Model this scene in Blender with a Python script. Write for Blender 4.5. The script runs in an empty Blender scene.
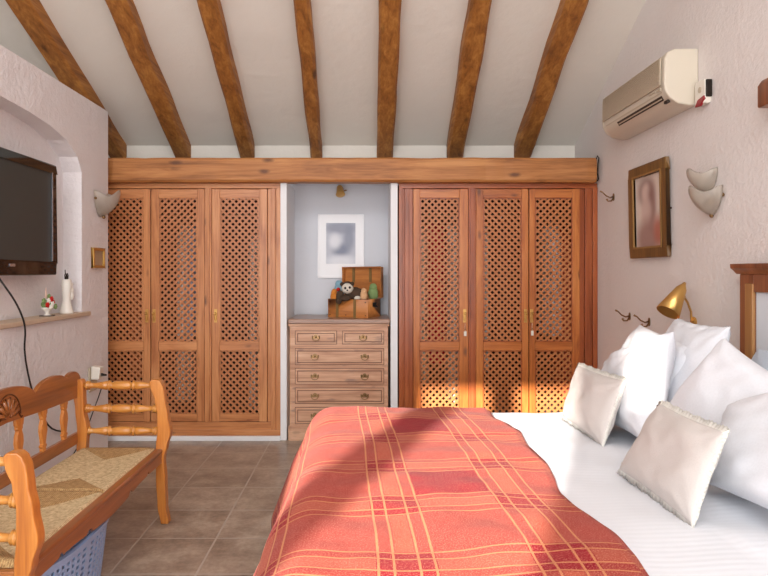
import bpy, bmesh, math, random
from mathutils import Vector, Matrix, noise
random.seed(7)
C = bpy.context.scene
COL = C.collection
V = Vector
PI = math.pi

# ------------------------------------------------------------------ camera
# metres; X right, Y into the room, Z up.  Camera stands 1.38 m high at the room's near side.
H = 1.38
cam_d = bpy.data.cameras.new('camera'); cam = bpy.data.objects.new('camera', cam_d); COL.objects.link(cam)
cam.location = (0, 0, H); cam.rotation_euler = (PI/2, 0, 0)
cam_d.sensor_width = 36; cam_d.lens = 645/768*36
cam_d.shift_x = 19/768; cam_d.shift_y = -16/768; cam_d.clip_start = .05
C.camera = cam

# ------------------------------------------------------------------ light
w = bpy.data.worlds.new('world'); C.world = w; w.use_nodes = True
bgn = w.node_tree.nodes['Background']
bgn.inputs[0].default_value = (.80, .88, 1.0, 1); bgn.inputs[1].default_value = 1.1
sun_d = bpy.data.lights.new('sun', 'SUN'); sun = bpy.data.objects.new('sun', sun_d); COL.objects.link(sun)
EL = math.radians(16.5); AZ = math.radians(21.2)
sdir = V((math.sin(AZ)*math.cos(EL), math.cos(AZ)*math.cos(EL), -math.sin(EL)))
sun.rotation_euler = sdir.to_track_quat('-Z', 'Y').to_euler()
sun.location = (-4, -8, 5)
sun_d.energy = 10.5; sun_d.angle = math.radians(0.9); sun_d.color = (1, .93, .84)
def area(name, loc, aim, sx, sy, power, col):
    d = bpy.data.lights.new(name, 'AREA'); o = bpy.data.objects.new(name, d); COL.objects.link(o)
    d.shape = 'RECTANGLE'; d.size = sx; d.size_y = sy; d.energy = power; d.color = col
    o.location = loc; o.rotation_euler = (V(aim)-V(loc)).to_track_quat('-Z', 'Y').to_euler(); return o
area('window_fill', (-.5, -2.5, 1.6), (-.2, 4, 1.6), 4.8, 2.7, 135, (.97, .99, 1))  # wide fill panel added inside the rear wall to boost the window daylight
area('overhead_fill', (-.6, -.8, 3.9), (-.6, 3.6, .6), 3.5, 1.2, 82, (.93, .96, 1))  # unseen fill lamp added under the closed roof; no window there
C.view_settings.view_transform = 'Standard'; C.view_settings.look = 'None'
C.view_settings.gamma = 1; C.view_settings.use_curve_mapping = False
C.view_settings.exposure = 0.46

# ------------------------------------------------------------------ materials
def lin(c):
    return tuple((x/255/12.92 if x/255 <= .04045 else ((x/255+.055)/1.055)**2.4) for x in c)+(1,)
def newmat(name):
    m = bpy.data.materials.new(name); m.use_nodes = True
    nt = m.node_tree; return m, nt, nt.nodes['Principled BSDF']
def N(nt, t, **k):
    n = nt.nodes.new(t)
    for a, b in k.items(): setattr(n, a, b)
    return n
def math_(nt, op, a, b=None, c=None):
    n = N(nt, 'ShaderNodeMath', operation=op)
    for i, x in enumerate((a, b, c)):
        if x is None: continue
        if isinstance(x, (int, float)): n.inputs[i].default_value = x
        else: nt.links.new(x, n.inputs[i])
    return n.outputs[0]
def mixc(nt, f, a, b, mode='MIX'):
    n = N(nt, 'ShaderNodeMix', data_type='RGBA', blend_type=mode)
    for i, x in ((0, f), (6, a), (7, b)):
        if isinstance(x, (int, float, tuple)): n.inputs[i].default_value = x
        else: nt.links.new(x, n.inputs[i])
    return n.outputs[2]
def bump(nt, b, h, s, d=.01):
    n = N(nt, 'ShaderNodeBump'); n.inputs['Strength'].default_value = s; n.inputs['Distance'].default_value = d
    nt.links.new(h, n.inputs['Height']); nt.links.new(n.outputs[0], b.inputs['Normal']); return n
def noise_(nt, vec, scale, detail=3, rough=.5):
    n = N(nt, 'ShaderNodeTexNoise'); n.inputs['Scale'].default_value = scale; n.inputs['Detail'].default_value = detail
    n.inputs['Roughness'].default_value = rough
    if vec is not None: nt.links.new(vec, n.inputs['Vector'])
    return n
def ramp(nt, f, stops):
    n = N(nt, 'ShaderNodeValToRGB'); e = n.color_ramp.elements
    while len(e) < len(stops): e.new(.5)
    for i, (p, c) in enumerate(stops): e[i].position = p; e[i].color = c
    nt.links.new(f, n.inputs[0]); return n.outputs[0]
def plain(name, c, rough=.5, metal=0, spec=.5, nz=0, nscale=60, trans=0, **k):
    m, nt, b = newmat(name)
    b.inputs['Base Color'].default_value = lin(c); b.inputs['Roughness'].default_value = rough
    b.inputs['Metallic'].default_value = metal; b.inputs['Specular IOR Level'].default_value = spec
    if trans: b.inputs['Transmission Weight'].default_value = trans
    if nz:
        tc = N(nt, 'ShaderNodeTexCoord'); n = noise_(nt, tc.outputs['Object'], nscale)
        bump(nt, b, n.outputs[0], nz, .004)
        a = tuple(x*.9 for x in lin(c)[:3])+(1,)
        nt.links.new(mixc(nt, n.outputs[0], a, lin(c)), b.inputs['Base Color'])
    return m
def wood(name, dark, mid, light, axis='Z', rough=.42, knots=.5, grain=1, knotc=(70, 35, 18), coat=.15, flat='Y', stain=None):
    m, nt, b = newmat(name)
    tc = N(nt, 'ShaderNodeTexCoord'); oi = N(nt, 'ShaderNodeObjectInfo')
    add = N(nt, 'ShaderNodeVectorMath', operation='ADD'); nt.links.new(tc.outputs['Object'], add.inputs[0])
    sc = N(nt, 'ShaderNodeVectorMath', operation='SCALE'); sc.inputs[0].default_value = (7, 5, 9)
    nt.links.new(oi.outputs['Random'], sc.inputs['Scale']); nt.links.new(sc.outputs[0], add.inputs[1])
    def mp(s_along, s_cross):
        q = N(nt, 'ShaderNodeMapping'); v = [s_cross]*3; v['XYZ'.index(axis)] = s_along
        q.inputs['Scale'].default_value = v; nt.links.new(add.outputs[0], q.inputs[0]); return q.outputs[0]
    n1 = noise_(nt, mp(.9, 9), 1.6, 4, .6); n1.inputs['Distortion'].default_value = .8
    n2 = noise_(nt, mp(3*grain, 90*grain), 1.0, 3, .6)
    f = math_(nt, 'ADD', math_(nt, 'MULTIPLY', n1.outputs[0], .7), math_(nt, 'MULTIPLY', n2.outputs[0], .3))
    col = ramp(nt, f, [(.34, lin(dark)), (.5, lin(mid)), (.66, lin(light))])
    if knots:
        vo = N(nt, 'ShaderNodeTexVoronoi'); vo.inputs['Scale'].default_value = 1; vo.inputs['Randomness'].default_value = 1
        q = N(nt, 'ShaderNodeMapping'); v = [7.5]*3; v['XYZ'.index(axis)] = 3.0; v['XYZ'.index(flat)] = 0
        q.inputs['Scale'].default_value = v; nt.links.new(add.outputs[0], q.inputs[0])
        dn_ = noise_(nt, add.outputs[0], 14, 2); vm = N(nt, 'ShaderNodeVectorMath', operation='SCALE'); vm.inputs['Scale'].default_value = .12; nt.links.new(dn_.outputs['Color'], vm.inputs[0])
        va_ = N(nt, 'ShaderNodeVectorMath', operation='ADD'); nt.links.new(q.outputs[0], va_.inputs[0]); nt.links.new(vm.outputs[0], va_.inputs[1]); nt.links.new(va_.outputs[0], vo.inputs['Vector'])
        kf = ramp(nt, vo.outputs['Distance'], [(.02+.05*knots, (1, 1, 1, 1)), (.09+.12*knots, (0, 0, 0, 1))])
        sc_ = N(nt, 'ShaderNodeSeparateColor'); nt.links.new(vo.outputs['Color'], sc_.inputs[0])
        kf = math_(nt, 'MULTIPLY', kf, math_(nt, 'GREATER_THAN', sc_.outputs[0], .42-.25*knots))
        col = mixc(nt, math_(nt, 'MULTIPLY', kf, .8), col, lin(knotc))
    if stain:
        n3 = noise_(nt, mp(4, 14), 1, 3, .6)
        col = mixc(nt, math_(nt, 'MULTIPLY', ramp(nt, n3.outputs[0], [(.60, (0, 0, 0, 1)), (.70, (1, 1, 1, 1))]), .6), col, lin(stain))
    nt.links.new(col, b.inputs['Base Color']); b.inputs['Roughness'].default_value = rough
    b.inputs['Coat Weight'].default_value = coat; b.inputs['Coat Roughness'].default_value = .3
    bump(nt, b, f, .25, .004)
    return m
def stucco(name, c, s=.5, scale=22):
    m, nt, b = newmat(name)
    tc = N(nt, 'ShaderNodeTexCoord')
    n1 = noise_(nt, tc.outputs['Object'], scale, 5, .6); n2 = noise_(nt, tc.outputs['Object'], 3, 2)
    h = math_(nt, 'ADD', n1.outputs[0], math_(nt, 'MULTIPLY', n2.outputs[0], 1.5))
    bump(nt, b, h, s, .02)
    nt.links.new(mixc(nt, n2.outputs[0], tuple(x*.94 for x in lin(c)[:3])+(1,), lin(c)), b.inputs['Base Color'])
    b.inputs['Roughness'].default_value = .9; b.inputs['Specular IOR Level'].default_value = .2
    return m

M = {}
M['wall'] = stucco('wall_stucco', (239, 235, 236), .55, 26)
M['wallr'] = stucco('wall_stucco_fine', (236, 229, 225), .35, 34)
M['ceil'] = stucco('ceiling_plaster', (234, 228, 218), .3, 8)
M['wallb'] = stucco('niche_wall_paint', (222, 224, 230), .12, 20)
M['white'] = stucco('white_paint', (242, 242, 244), .12, 20)
M['rafter'] = wood('rafter_wood', (120, 72, 28), (160, 102, 44), (190, 132, 64), 'Y', .6, .7, .7, (55, 28, 14), 0, 'Z')
M['beam'] = wood('beam_wood', (130, 78, 36), (176, 114, 60), (198, 138, 80), 'X', .55, .8, .8, (80, 42, 22), 0)
M['pine'] = wood('pine_upright', (160, 92, 46), (198, 130, 78), (216, 152, 98), 'Z', .38, .6)
M['pineX'] = wood('pine_level', (160, 92, 46), (198, 130, 78), (216, 152, 98), 'X', .38, .3)
M['pineL'] = plain('pine_lattice', (192, 122, 74), .42, nz=.2)
M['oran'] = wood('orange_pine_upright', (150, 76, 28), (188, 108, 48), (208, 132, 66), 'Z', .35, .6)
M['oranX'] = wood('orange_pine_level', (150, 76, 28), (188, 108, 48), (208, 132, 66), 'X', .35, .3)
M['oranL'] = plain('orange_pine_lattice', (192, 118, 66), .42, nz=.2)
M['red'] = wood('reddish_moulding_wood', (132, 62, 28), (164, 84, 42), (180, 100, 54), 'Z', .33, 0)
M['redX'] = wood('reddish_moulding_level', (132, 62, 28), (164, 84, 42), (180, 100, 54), 'X', .33, 0)
M['dress'] = wood('limed_pine', (176, 126, 96), (208, 160, 128), (224, 182, 150), 'X', .45, .8, 1, (110, 76, 62), .05, stain=(120, 96, 92))
M['dressd'] = wood('limed_pine_groove', (110, 70, 48), (128, 84, 58), (140, 96, 68), 'X', .5, 0)
M['dresst'] = wood('dresser_top_wood', (120, 88, 70), (150, 112, 90), (172, 134, 110), 'X', .3, .8, 1, (70, 48, 40), .3)
M['bench'] = wood('honey_bench_wood', (168, 96, 34), (194, 120, 48), (212, 144, 68), 'Z', .3, 0, 1, coat=.4)
M['benchY'] = wood('brown_bench_wood', (120, 66, 28), (150, 88, 40), (172, 106, 54), 'Y', .3, 0, 1, coat=.4)
M['benchX'] = wood('honey_spindle_wood', (170, 104, 40), (196, 130, 56), (214, 154, 80), 'X', .28, 0, 1, coat=.4)
M['carve'] = plain('carved_groove', (84, 44, 20), .5)
M['head'] = wood('mahogany_headboard', (96, 50, 28), (128, 72, 42), (156, 94, 58), 'Z', .3, 0, 1, coat=.3)
M['headl'] = wood('walnut_face', (140, 94, 50), (164, 114, 66), (182, 132, 80), 'Z', .35, 0)
M['brass'] = plain('aged_brass', (214, 170, 100), .3, .85)
M['brassd'] = plain('dark_brass', (150, 120, 84), .35, 1)
M['iron'] = plain('dark_iron', (48, 42, 38), .45, .7)
M['black'] = plain('gloss_black_plastic', (16, 14, 14), .06)
M['screen'] = plain('television_glass', (66, 68, 66), .5, spec=.3)
M['silver'] = plain('silver_plastic', (180, 186, 196), .15, .8)
M['cable'] = plain('black_cable', (24, 22, 22), .5)
M['ac'] = plain('cream_plastic', (216, 206, 188), .4)
M['acg'] = plain('grey_beige_plastic', (196, 182, 160), .45)
M['slot'] = plain('dark_slot', (52, 38, 28), .6)
M['wplast'] = plain('white_plastic', (236, 230, 218), .35)
M['redp'] = plain('red_plastic', (150, 24, 34), .3)
M['lin'] = plain('white_cotton', (228, 229, 234), .85, nz=.15, nscale=120, spec=.2)
M['linen'] = plain('oatmeal_linen', (212, 205, 200), .9, nz=.3, nscale=220, spec=.1)
M['fringe'] = plain('cream_fringe', (234, 230, 222), .9, nz=.4, nscale=200, spec=.1)
M['blueL'] = plain('pale_blue_cotton', (206, 216, 228), .85, nz=.15, nscale=120, spec=.2)
M['blueP'] = plain('pale_headboard_panel', (226, 230, 236), .6)
M['purew'] = plain('bright_white_card', (252, 252, 254), .5)
M['matt'] = plain('mattress_ticking', (222, 220, 216), .9)
M['bedb'] = plain('bed_base_fabric', (120, 104, 92), .9)
M['basket'] = plain('blue_grey_plastic', (150, 182, 226), .35)
M['gold'] = plain('gold_leaf', (206, 164, 92), .35, .8)
M['ceramic'] = plain('cream_ceramic', (238, 234, 224), .25)
M['case'] = wood('suitcase_leather', (158, 92, 40), (188, 116, 54), (204, 134, 66), 'X', .45, 0)
M['strap'] = plain('olive_strap', (128, 98, 50), .6)
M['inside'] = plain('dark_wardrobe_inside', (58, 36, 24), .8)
M['shelf'] = plain('ledge_stone', (206, 184, 160), .6, nz=.2)

# glass of the uplights
m, nt, b = newmat('frosted_glass'); M['glass'] = m
b.inputs['Base Color'].default_value = lin((228, 220, 208)); b.inputs['Roughness'].default_value = .35
b.inputs['Transmission Weight'].default_value = .7; b.inputs['Alpha'].default_value = .85
tc = N(nt, 'ShaderNodeTexCoord'); wv = N(nt, 'ShaderNodeTexWave'); wv.inputs['Scale'].default_value = 14
nt.links.new(tc.outputs['Object'], wv.inputs[0]); bump(nt, b, wv.outputs['Fac'], .15, .003)

# floor tiles 0.396 m square
m, nt, b = newmat('terracotta_tiles'); M['floor'] = m
tc = N(nt, 'ShaderNodeTexCoord'); mp = N(nt, 'ShaderNodeMapping')
T = .396; mp.inputs['Location'].default_value = (.777-.006+T*12, -.169-.006+T*8, 0); nt.links.new(tc.outputs['Object'], mp.inputs[0])
br = N(nt, 'ShaderNodeTexBrick'); br.offset = 0; br.squash = 1
for k, v_ in (('Scale', 1), ('Mortar Size', .006), ('Mortar Smooth', .3), ('Bias', 0), ('Brick Width', T), ('Row Height', T)): br.inputs[k].default_value = v_
br.inputs['Color1'].default_value = (0, 0, 0, 1); br.inputs['Color2'].default_value = (1, 1, 1, 1)
nt.links.new(mp.outputs[0], br.inputs['Vector'])
n1 = noise_(nt, tc.outputs['Object'], 5, 6, .65); n2 = noise_(nt, tc.outputs['Object'], 40, 4, .6)
tile = ramp(nt, math_(nt, 'ADD', math_(nt, 'MULTIPLY', n1.outputs[0], .85), math_(nt, 'MULTIPLY', n2.outputs[0], .15)),
            [(.3, lin((118, 104, 90))), (.5, lin((158, 142, 126))), (.7, lin((190, 176, 158)))])
tint = mixc(nt, .16, tile, br.outputs['Color'], 'SOFT_LIGHT')
nt.links.new(mixc(nt, br.outputs['Fac'], tint, lin((176, 166, 154))), b.inputs['Base Color'])
b.inputs['Roughness'].default_value = .38
nt.links.new(math_(nt, 'ADD', .24, math_(nt, 'MULTIPLY', n1.outputs[0], .2)), b.inputs['Roughness'])
bump(nt, b, math_(nt, 'SUBTRACT', math_(nt, 'MULTIPLY', n1.outputs[0], .5), br.outputs['Fac']), .5, .006)

# duvet with fine woven stripes
m, nt, b = newmat('white_striped_duvet'); M['duvet'] = m
b.inputs['Base Color'].default_value = lin((226, 228, 233)); b.inputs['Roughness'].default_value = .5; b.inputs['Specular IOR Level'].default_value = .3
tc = N(nt, 'ShaderNodeTexCoord'); sp = N(nt, 'ShaderNodeSeparateXYZ'); nt.links.new(tc.outputs['UV'], sp.inputs[0])
s1 = math_(nt, 'SINE', math_(nt, 'MULTIPLY', sp.outputs[1], 2*PI/.028)); bump(nt, b, s1, .06, .003)

# plaid blanket, pattern in cloth coordinates (u across = X, v along = Y)
m, nt, b = newmat('plaid_wool'); M['plaid'] = m
tc = N(nt, 'ShaderNodeTexCoord'); sp = N(nt, 'ShaderNodeSeparateXYZ'); nt.links.new(tc.outputs['UV'], sp.inputs[0])
P = .386
def bandset(coord, origin):
    t = math_(nt, 'FLOORED_MODULO', math_(nt, 'SUBTRACT', coord, origin), P)
    band = math_(nt, 'LESS_THAN', t, .150)
    ls = None
    for c in (.006, .044, .106, .144):
        l = math_(nt, 'LESS_THAN', math_(nt, 'ABSOLUTE', math_(nt, 'SUBTRACT', t, c)), .0032)
        ls = l if ls is None else math_(nt, 'MAXIMUM', ls, l)
    idx = math_(nt, 'FLOOR', math_(nt, 'DIVIDE', math_(nt, 'SUBTRACT', coord, origin), P))
    return band, ls, idx, t
bu, lu, iu, tu = bandset(sp.outputs[0], -.008)
bv, lv, iv, tv = bandset(sp.outputs[1], 1.88)
nz1 = noise_(nt, tc.outputs['UV'], 260, 2); nz2 = noise_(nt, tc.outputs['UV'], 30, 3)
base = mixc(nt, nz2.outputs[0], lin((148, 52, 44)), lin((168, 74, 64)))
evu = math_(nt, 'COMPARE', math_(nt, 'FLOORED_MODULO', iu, 2), 0, .1)
evv = math_(nt, 'COMPARE', math_(nt, 'FLOORED_MODULO', iv, 2), 0, .1)
both = math_(nt, 'MULTIPLY', bu, bv)
xor = math_(nt, 'ABSOLUTE', math_(nt, 'SUBTRACT', bu, bv))
neither = math_(nt, 'MULTIPLY', math_(nt, 'SUBTRACT', 1, bu), math_(nt, 'SUBTRACT', 1, bv))
cell = math_(nt, 'MULTIPLY', neither, math_(nt, 'MULTIPLY', evu, evv))
inner = math_(nt, 'MULTIPLY', bv, math_(nt, 'LESS_THAN', math_(nt, 'ABSOLUTE', math_(nt, 'SUBTRACT', tv, .075)), .024))
innu = math_(nt, 'MULTIPLY', bu, math_(nt, 'LESS_THAN', math_(nt, 'ABSOLUTE', math_(nt, 'SUBTRACT', tu, .075)), .024))
c = mixc(nt, math_(nt, 'MULTIPLY', math_(nt, 'MULTIPLY', bv, math_(nt, 'SUBTRACT', 1, evu)), .5), base, lin((146, 40, 36)))
c = mixc(nt, math_(nt, 'MULTIPLY', inner, .45), c, lin((176, 96, 72)))
c = mixc(nt, math_(nt, 'MULTIPLY', innu, .35), c, lin((200, 104, 70)))
red = mixc(nt, nz2.outputs[0], lin((128, 4, 26)), lin((148, 14, 36)))
c = mixc(nt, math_(nt, 'MULTIPLY', math_(nt, 'MAXIMUM', both, cell), .92), c, red)
ln = math_(nt, 'MAXIMUM', lu, lv)
c = mixc(nt, math_(nt, 'MULTIPLY', ln, .55), c, lin((212, 150, 98)))
c = mixc(nt, math_(nt, 'MULTIPLY', math_(nt, 'GREATER_THAN', nz1.outputs[0], .56), .28), c, lin((226, 160, 130)))
nt.links.new(c, b.inputs['Base Color']); b.inputs['Roughness'].default_value = .95; b.inputs['Specular IOR Level'].default_value = .1
b.inputs['Sheen Weight'].default_value = .05
bump(nt, b, nz1.outputs[0], .35, .003)

# woven rush: strands turn with the four triangles of a rush seat
def rush_mat(name, cx, cy, hx, hy):
    m, nt, b = newmat(name); tc = N(nt, 'ShaderNodeTexCoord'); sp = N(nt, 'ShaderNodeSeparateXYZ'); nt.links.new(tc.outputs['Object'], sp.inputs[0])
    x = math_(nt, 'SUBTRACT', sp.outputs[0], cx); y = math_(nt, 'SUBTRACT', sp.outputs[1], cy)
    ax = math_(nt, 'SUBTRACT', hx, math_(nt, 'ABSOLUTE', x)); ay = math_(nt, 'SUBTRACT', hy, math_(nt, 'ABSOLUTE', y))
    pick = math_(nt, 'LESS_THAN', ax, ay)      # closer to a long rail
    sx_ = math_(nt, 'SINE', math_(nt, 'MULTIPLY', x, 2*PI/.009)); sy_ = math_(nt, 'SINE', math_(nt, 'MULTIPLY', y, 2*PI/.009))
    s = math_(nt, 'ADD', math_(nt, 'MULTIPLY', pick, sy_), math_(nt, 'MULTIPLY', math_(nt, 'SUBTRACT', 1, pick), sx_))
    n1 = noise_(nt, tc.outputs['Object'], 60, 5, .7)
    f = math_(nt, 'ADD', math_(nt, 'MULTIPLY', s, .10), n1.outputs[0])
    a = ramp(nt, f, [(.32, lin((170, 138, 96))), (.62, lin((226, 202, 158)))])
    d = ramp(nt, f, [(.32, lin((146, 108, 64))), (.62, lin((196, 160, 108)))])
    nt.links.new(mixc(nt, pick, d, a), b.inputs['Base Color']); b.inputs['Roughness'].default_value = .75
    bump(nt, b, s, .5, .004); return m

# ------------------------------------------------------------------ mesh helpers
class MB:
    def __init__(s): s.v = []; s.f = []; s.uv = None
    def add(s, vs, fs):
        o = len(s.v); s.v += [V(p) for p in vs]; s.f += [tuple(i+o for i in f) for f in fs]; return s
    def box(s, x0, x1, y0, y1, z0, z1):
        return s.add([(x0, y0, z0), (x1, y0, z0), (x1, y1, z0), (x0, y1, z0), (x0, y0, z1), (x1, y0, z1), (x1, y1, z1), (x0, y1, z1)],
                     [(0, 3, 2, 1), (4, 5, 6, 7), (0, 1, 5, 4), (1, 2, 6, 5), (2, 3, 7, 6), (3, 0, 4, 7)])
    def prism(s, pts, o, a, b_, n):      # polygon pts in (a,b) plane from o, extruded by vector n
        o, a, b_, n = V(o), V(a), V(b_), V(n); k = len(pts)
        vs = [o+a*p[0]+b_*p[1] for p in pts]; vs += [p+n for p in vs]
        fs = [tuple(range(k))[::-1], tuple(range(k, 2*k))]+[(i, (i+1) % k, (i+1) % k+k, i+k) for i in range(k)]
        return s.add(vs, fs)
    def lathe(s, prof, p0, axis, seg=20, capped=True):    # prof: (distance along axis, radius)
        p0 = V(p0); ax = V(axis).normalized(); q = ax.to_track_quat('Z', 'Y'); a = q @ V((1, 0, 0)); b_ = q @ V((0, 1, 0))
        vs = []; fs = []
        for (t, r) in prof:
            for i in range(seg):
                an = 2*PI*i/seg; vs.append(p0+ax*t+a*(r*math.cos(an))+b_*(r*math.sin(an)))
        for j in range(len(prof)-1):
            for i in range(seg):
                fs.append((j*seg+i, j*seg+(i+1) % seg, (j+1)*seg+(i+1) % seg, (j+1)*seg+i))
        if capped: fs += [tuple(range(seg))[::-1], tuple(range((len(prof)-1)*seg, len(prof)*seg))]
        return s.add(vs, fs)
    def cyl(s, p0, p1, r0, r1=None, seg=16):
        d = V(p1)-V(p0); return s.lathe([(0, r0), (d.length, r0 if r1 is None else r1)], p0, d, seg)
    def tube(s, pts, r, seg=8):
        pts = [V(p) for p in pts]; vs = []; fs = []; up = None
        for i, p in enumerate(pts):
            d = (pts[min(i+1, len(pts)-1)]-pts[max(i-1, 0)]).normalized()
            if up is None: up = d.orthogonal().normalized()
            up = (up-d*up.dot(d)).normalized(); sd = d.cross(up); rr = r[i] if isinstance(r, list) else r
            for k in range(seg):
                an = 2*PI*k/seg; vs.append(p+up*(rr*math.cos(an))+sd*(rr*math.sin(an)))
        for j in range(len(pts)-1):
            for k in range(seg): fs.append((j*seg+k, j*seg+(k+1) % seg, (j+1)*seg+(k+1) % seg, (j+1)*seg+k))
        fs += [tuple(range(seg))[::-1], tuple(range((len(pts)-1)*seg, len(pts)*seg))]
        return s.add(vs, fs)
    def ball(s, c, r, seg=14, rings=10, rot=None, bumpy=0):
        c = V(c); r = (r, r, r) if isinstance(r, (int, float)) else r; vs = []; fs = []
        for j in range(rings+1):
            ph = PI*j/rings
            for i in range(seg):
                an = 2*PI*i/seg; p = V((r[0]*math.sin(ph)*math.cos(an), r[1]*math.sin(ph)*math.sin(an), r[2]*math.cos(ph)))
                if bumpy: p *= 1+bumpy*noise.noise((c+p)*60)
                if rot: p.rotate(rot)
                vs.append(c+p)
        for j in range(rings):
            for i in range(seg): fs.append((j*seg+i, (j+1)*seg+i, (j+1)*seg+(i+1) % seg, j*seg+(i+1) % seg))
        return s.add(vs, fs)
    def grid(s, fn, nu, nv, uvfn=None):
        vs = [fn(i/nu, j/nv) for j in range(nv+1) for i in range(nu+1)]
        if uvfn: s.uv = [uvfn(i/nu, j/nv) for j in range(nv+1) for i in range(nu+1)]
        return s.add(vs, [(j*(nu+1)+i, j*(nu+1)+i+1, (j+1)*(nu+1)+i+1, (j+1)*(nu+1)+i) for j in range(nv) for i in range(nu)])
    def build(s, name, mat, parent=None, bevel=0, smooth=False, sub=0, solid=0, world=True, seg=2):
        off = V(parent.get('_o', (0, 0, 0))) if (parent is not None and world) else V((0, 0, 0))
        me = bpy.data.meshes.new(name); me.from_pydata([tuple(p-off) for p in s.v], [], s.f); me.update()
        if s.uv:
            l = me.uv_layers.new(name='UVMap')
            for lp in me.loops: l.data[lp.index].uv = s.uv[lp.vertex_index]
        bm = bmesh.new(); bm.from_mesh(me)
        bmesh.ops.remove_doubles(bm, verts=bm.verts, dist=1e-6) if not s.uv else None
        if not s.uv and not solid: bmesh.ops.recalc_face_normals(bm, faces=bm.faces)
        bm.to_mesh(me); bm.free()
        o = bpy.data.objects.new(name, me); COL.objects.link(o); me.materials.append(M[mat] if isinstance(mat, str) else mat)
        if parent is not None:
            o.parent = parent; o['_o'] = tuple(off)
        if smooth:
            for p in me.polygons: p.use_smooth = True
        if solid:
            q = o.modifiers.new('thickness', 'SOLIDIFY'); q.thickness = solid; q.offset = 0
        if bevel:
            q = o.modifiers.new('bevel', 'BEVEL'); q.width = bevel; q.segments = seg; q.limit_method = 'ANGLE'; q.angle_limit = math.radians(40)
            for p in me.polygons: p.use_smooth = True
            q.harden_normals = True
        if sub:
            q = o.modifiers.new('smooth', 'SUBSURF'); q.levels = sub; q.render_levels = sub
        return o
def tag(o, label, cat, group=None):
    o['label'] = label; o['category'] = cat
    if group: o['group'] = group
    return o
def thing(name, label, cat, loc, rz=0, group=None, world=True):
    o = bpy.data.objects.new(name, None); COL.objects.link(o); o.location = loc; o.rotation_euler = (0, 0, rz)
    o.empty_display_size = .05
    o['_o'] = tuple(loc) if world else (0, 0, 0)
    return tag(o, label, cat, group)
def struct(o): o['kind'] = 'structure'; return o
def dup(root, loc, label=None):
    def cp(o, par):
        c = o.copy(); COL.objects.link(c)
        if par is not None: c.parent = par
        for ch in o.children: cp(ch, c)
        return c
    r = cp(root, None); r.location = loc
    if label: r['label'] = label
    return r

# ------------------------------------------------------------------ the room
XR = 1.91; XL = -2.02; YB = 5.87; YF = -2.6; YW = 5.30      # right wall, television wall, back wall, rear wall, wardrobe fronts
def cz(y): return 2.53+.47*(YB-y)
RY = 0.2; RZ = cz(RY)                                       # ridge
struct(MB().box(-4.0, XR+.2, YF-.2, YB+.2, -.1, 0).build('floor', 'floor'))
def roof_z(y): return cz(y) if y > RY else RZ-.47*(RY-y)
struct(MB().prism([(YF-.2, roof_z(YF-.2)), (RY, RZ), (YB+.2, roof_z(YB+.2)), (YB+.2, roof_z(YB+.2)+.12), (RY, RZ+.12), (YF-.2, roof_z(YF-.2)+.12)],
                  (-4.0, 0, 0), (0, 1, 0), (0, 0, 1), (XR+4.2, 0, 0)).build('ceiling', 'ceil'))
struct(MB().box(-4.0, XR, YB, YB+.15, 0, 2.2).build('wall_back', 'wallb'))
struct(MB().box(-4.0, XR, YB, YB+.15, 2.2, 2.56).build('trim_5', 'ceil'))
def gable(x, n, name, mat):
    return struct(MB().prism([(YF-.2, 0), (YB+.2, 0), (YB+.2, roof_z(YB+.2)), (RY, RZ), (YF-.2, roof_z(YF-.2))], (x, 0, 0), (0, 1, 0), (0, 0, 1), (n, 0, 0)).build(name, mat))
gable(XR, .15, 'wall_right', 'wallr')
gable(-4.15, .15, 'wall_outer', 'wallr')
# rear wall: unseen, its three openings shaped to place the sun on the bed
rw = MB(); OP = [(-2.62, -2.05), (-1.85, -1.20), (-.98, -.83)]; zt = 2.95; x = -4.0
for a, b_ in OP:
    rw.box(x, a, YF-.08, YF, 0, zt); x = b_
rw.box(OP[2][0], OP[2][1], YF-.08, YF, 0, 2.5)
rw.box(x, XR, YF-.08, YF, 0, zt); rw.box(-4.0, XR, YF-.08, YF, zt, roof_z(YF)+.02)
struct(rw.build('wall_rear', 'wallr'))
# television wall: partition with arched recess
AR = [(2.44, 1.09), (2.44, 2.06), (2.50, 2.16), (2.64, 2.25), (2.86, 2.31), (3.12, 2.345), (3.5, 2.36), (3.88, 2.345), (4.14, 2.32), (4.36, 2.275), (4.53, 2.19), (4.60, 2.09), (4.60, 1.09)]
ZP = 2.64; YE = 5.07; D = .135; XT = XL-.27
pw = MB()
YS = .6
def q4(pts, x): return [(x, p[0], p[1]) for p in pts]
# front face in strips round the recess
pw.add(q4([(YS, 0), (YE, 0), (YE, 1.09), (YS, 1.09)], XL), [(0, 1, 2, 3)])
pw.add(q4([(YS, 1.09), (2.44, 1.09), (2.44, ZP), (YS, ZP)], XL), [(0, 1, 2, 3)])
pw.add(q4([(4.60, 1.09), (YE, 1.09), (YE, ZP), (4.60, ZP)], XL), [(0, 1, 2, 3)])
for i in range(1, len(AR)-2):
    a, b_ = AR[i], AR[i+1]
    if b_[0]-a[0] > .001: pw.add(q4([a, b_, (b_[0], ZP), (a[0], ZP)], XL), [(0, 1, 2, 3)])
for i in range(len(AR)):
    a, b_ = AR[i], AR[(i+1) % len(AR)]
    pw.add([(XL, *a), (XL, *b_), (XL-D, *b_), (XL-D, *a)], [(0, 1, 2, 3)])
pw.add([(XL-D, *p) for p in AR], [tuple(range(len(AR)))])
pw.add([(XL, YE, 0), (XT, YE, 0), (XT, YE, ZP), (XL, YE, ZP)], [(0, 1, 2, 3)])
pw.add([(XL, YS, ZP), (XL, YE, ZP), (XT, YE, ZP), (XT, YS, ZP)], [(0, 1, 2, 3)])
pw.add([(XT, YS, 0), (XT, YE, 0), (XT, YE, ZP), (XT, YS, ZP)], [(0, 1, 2, 3)])
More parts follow.
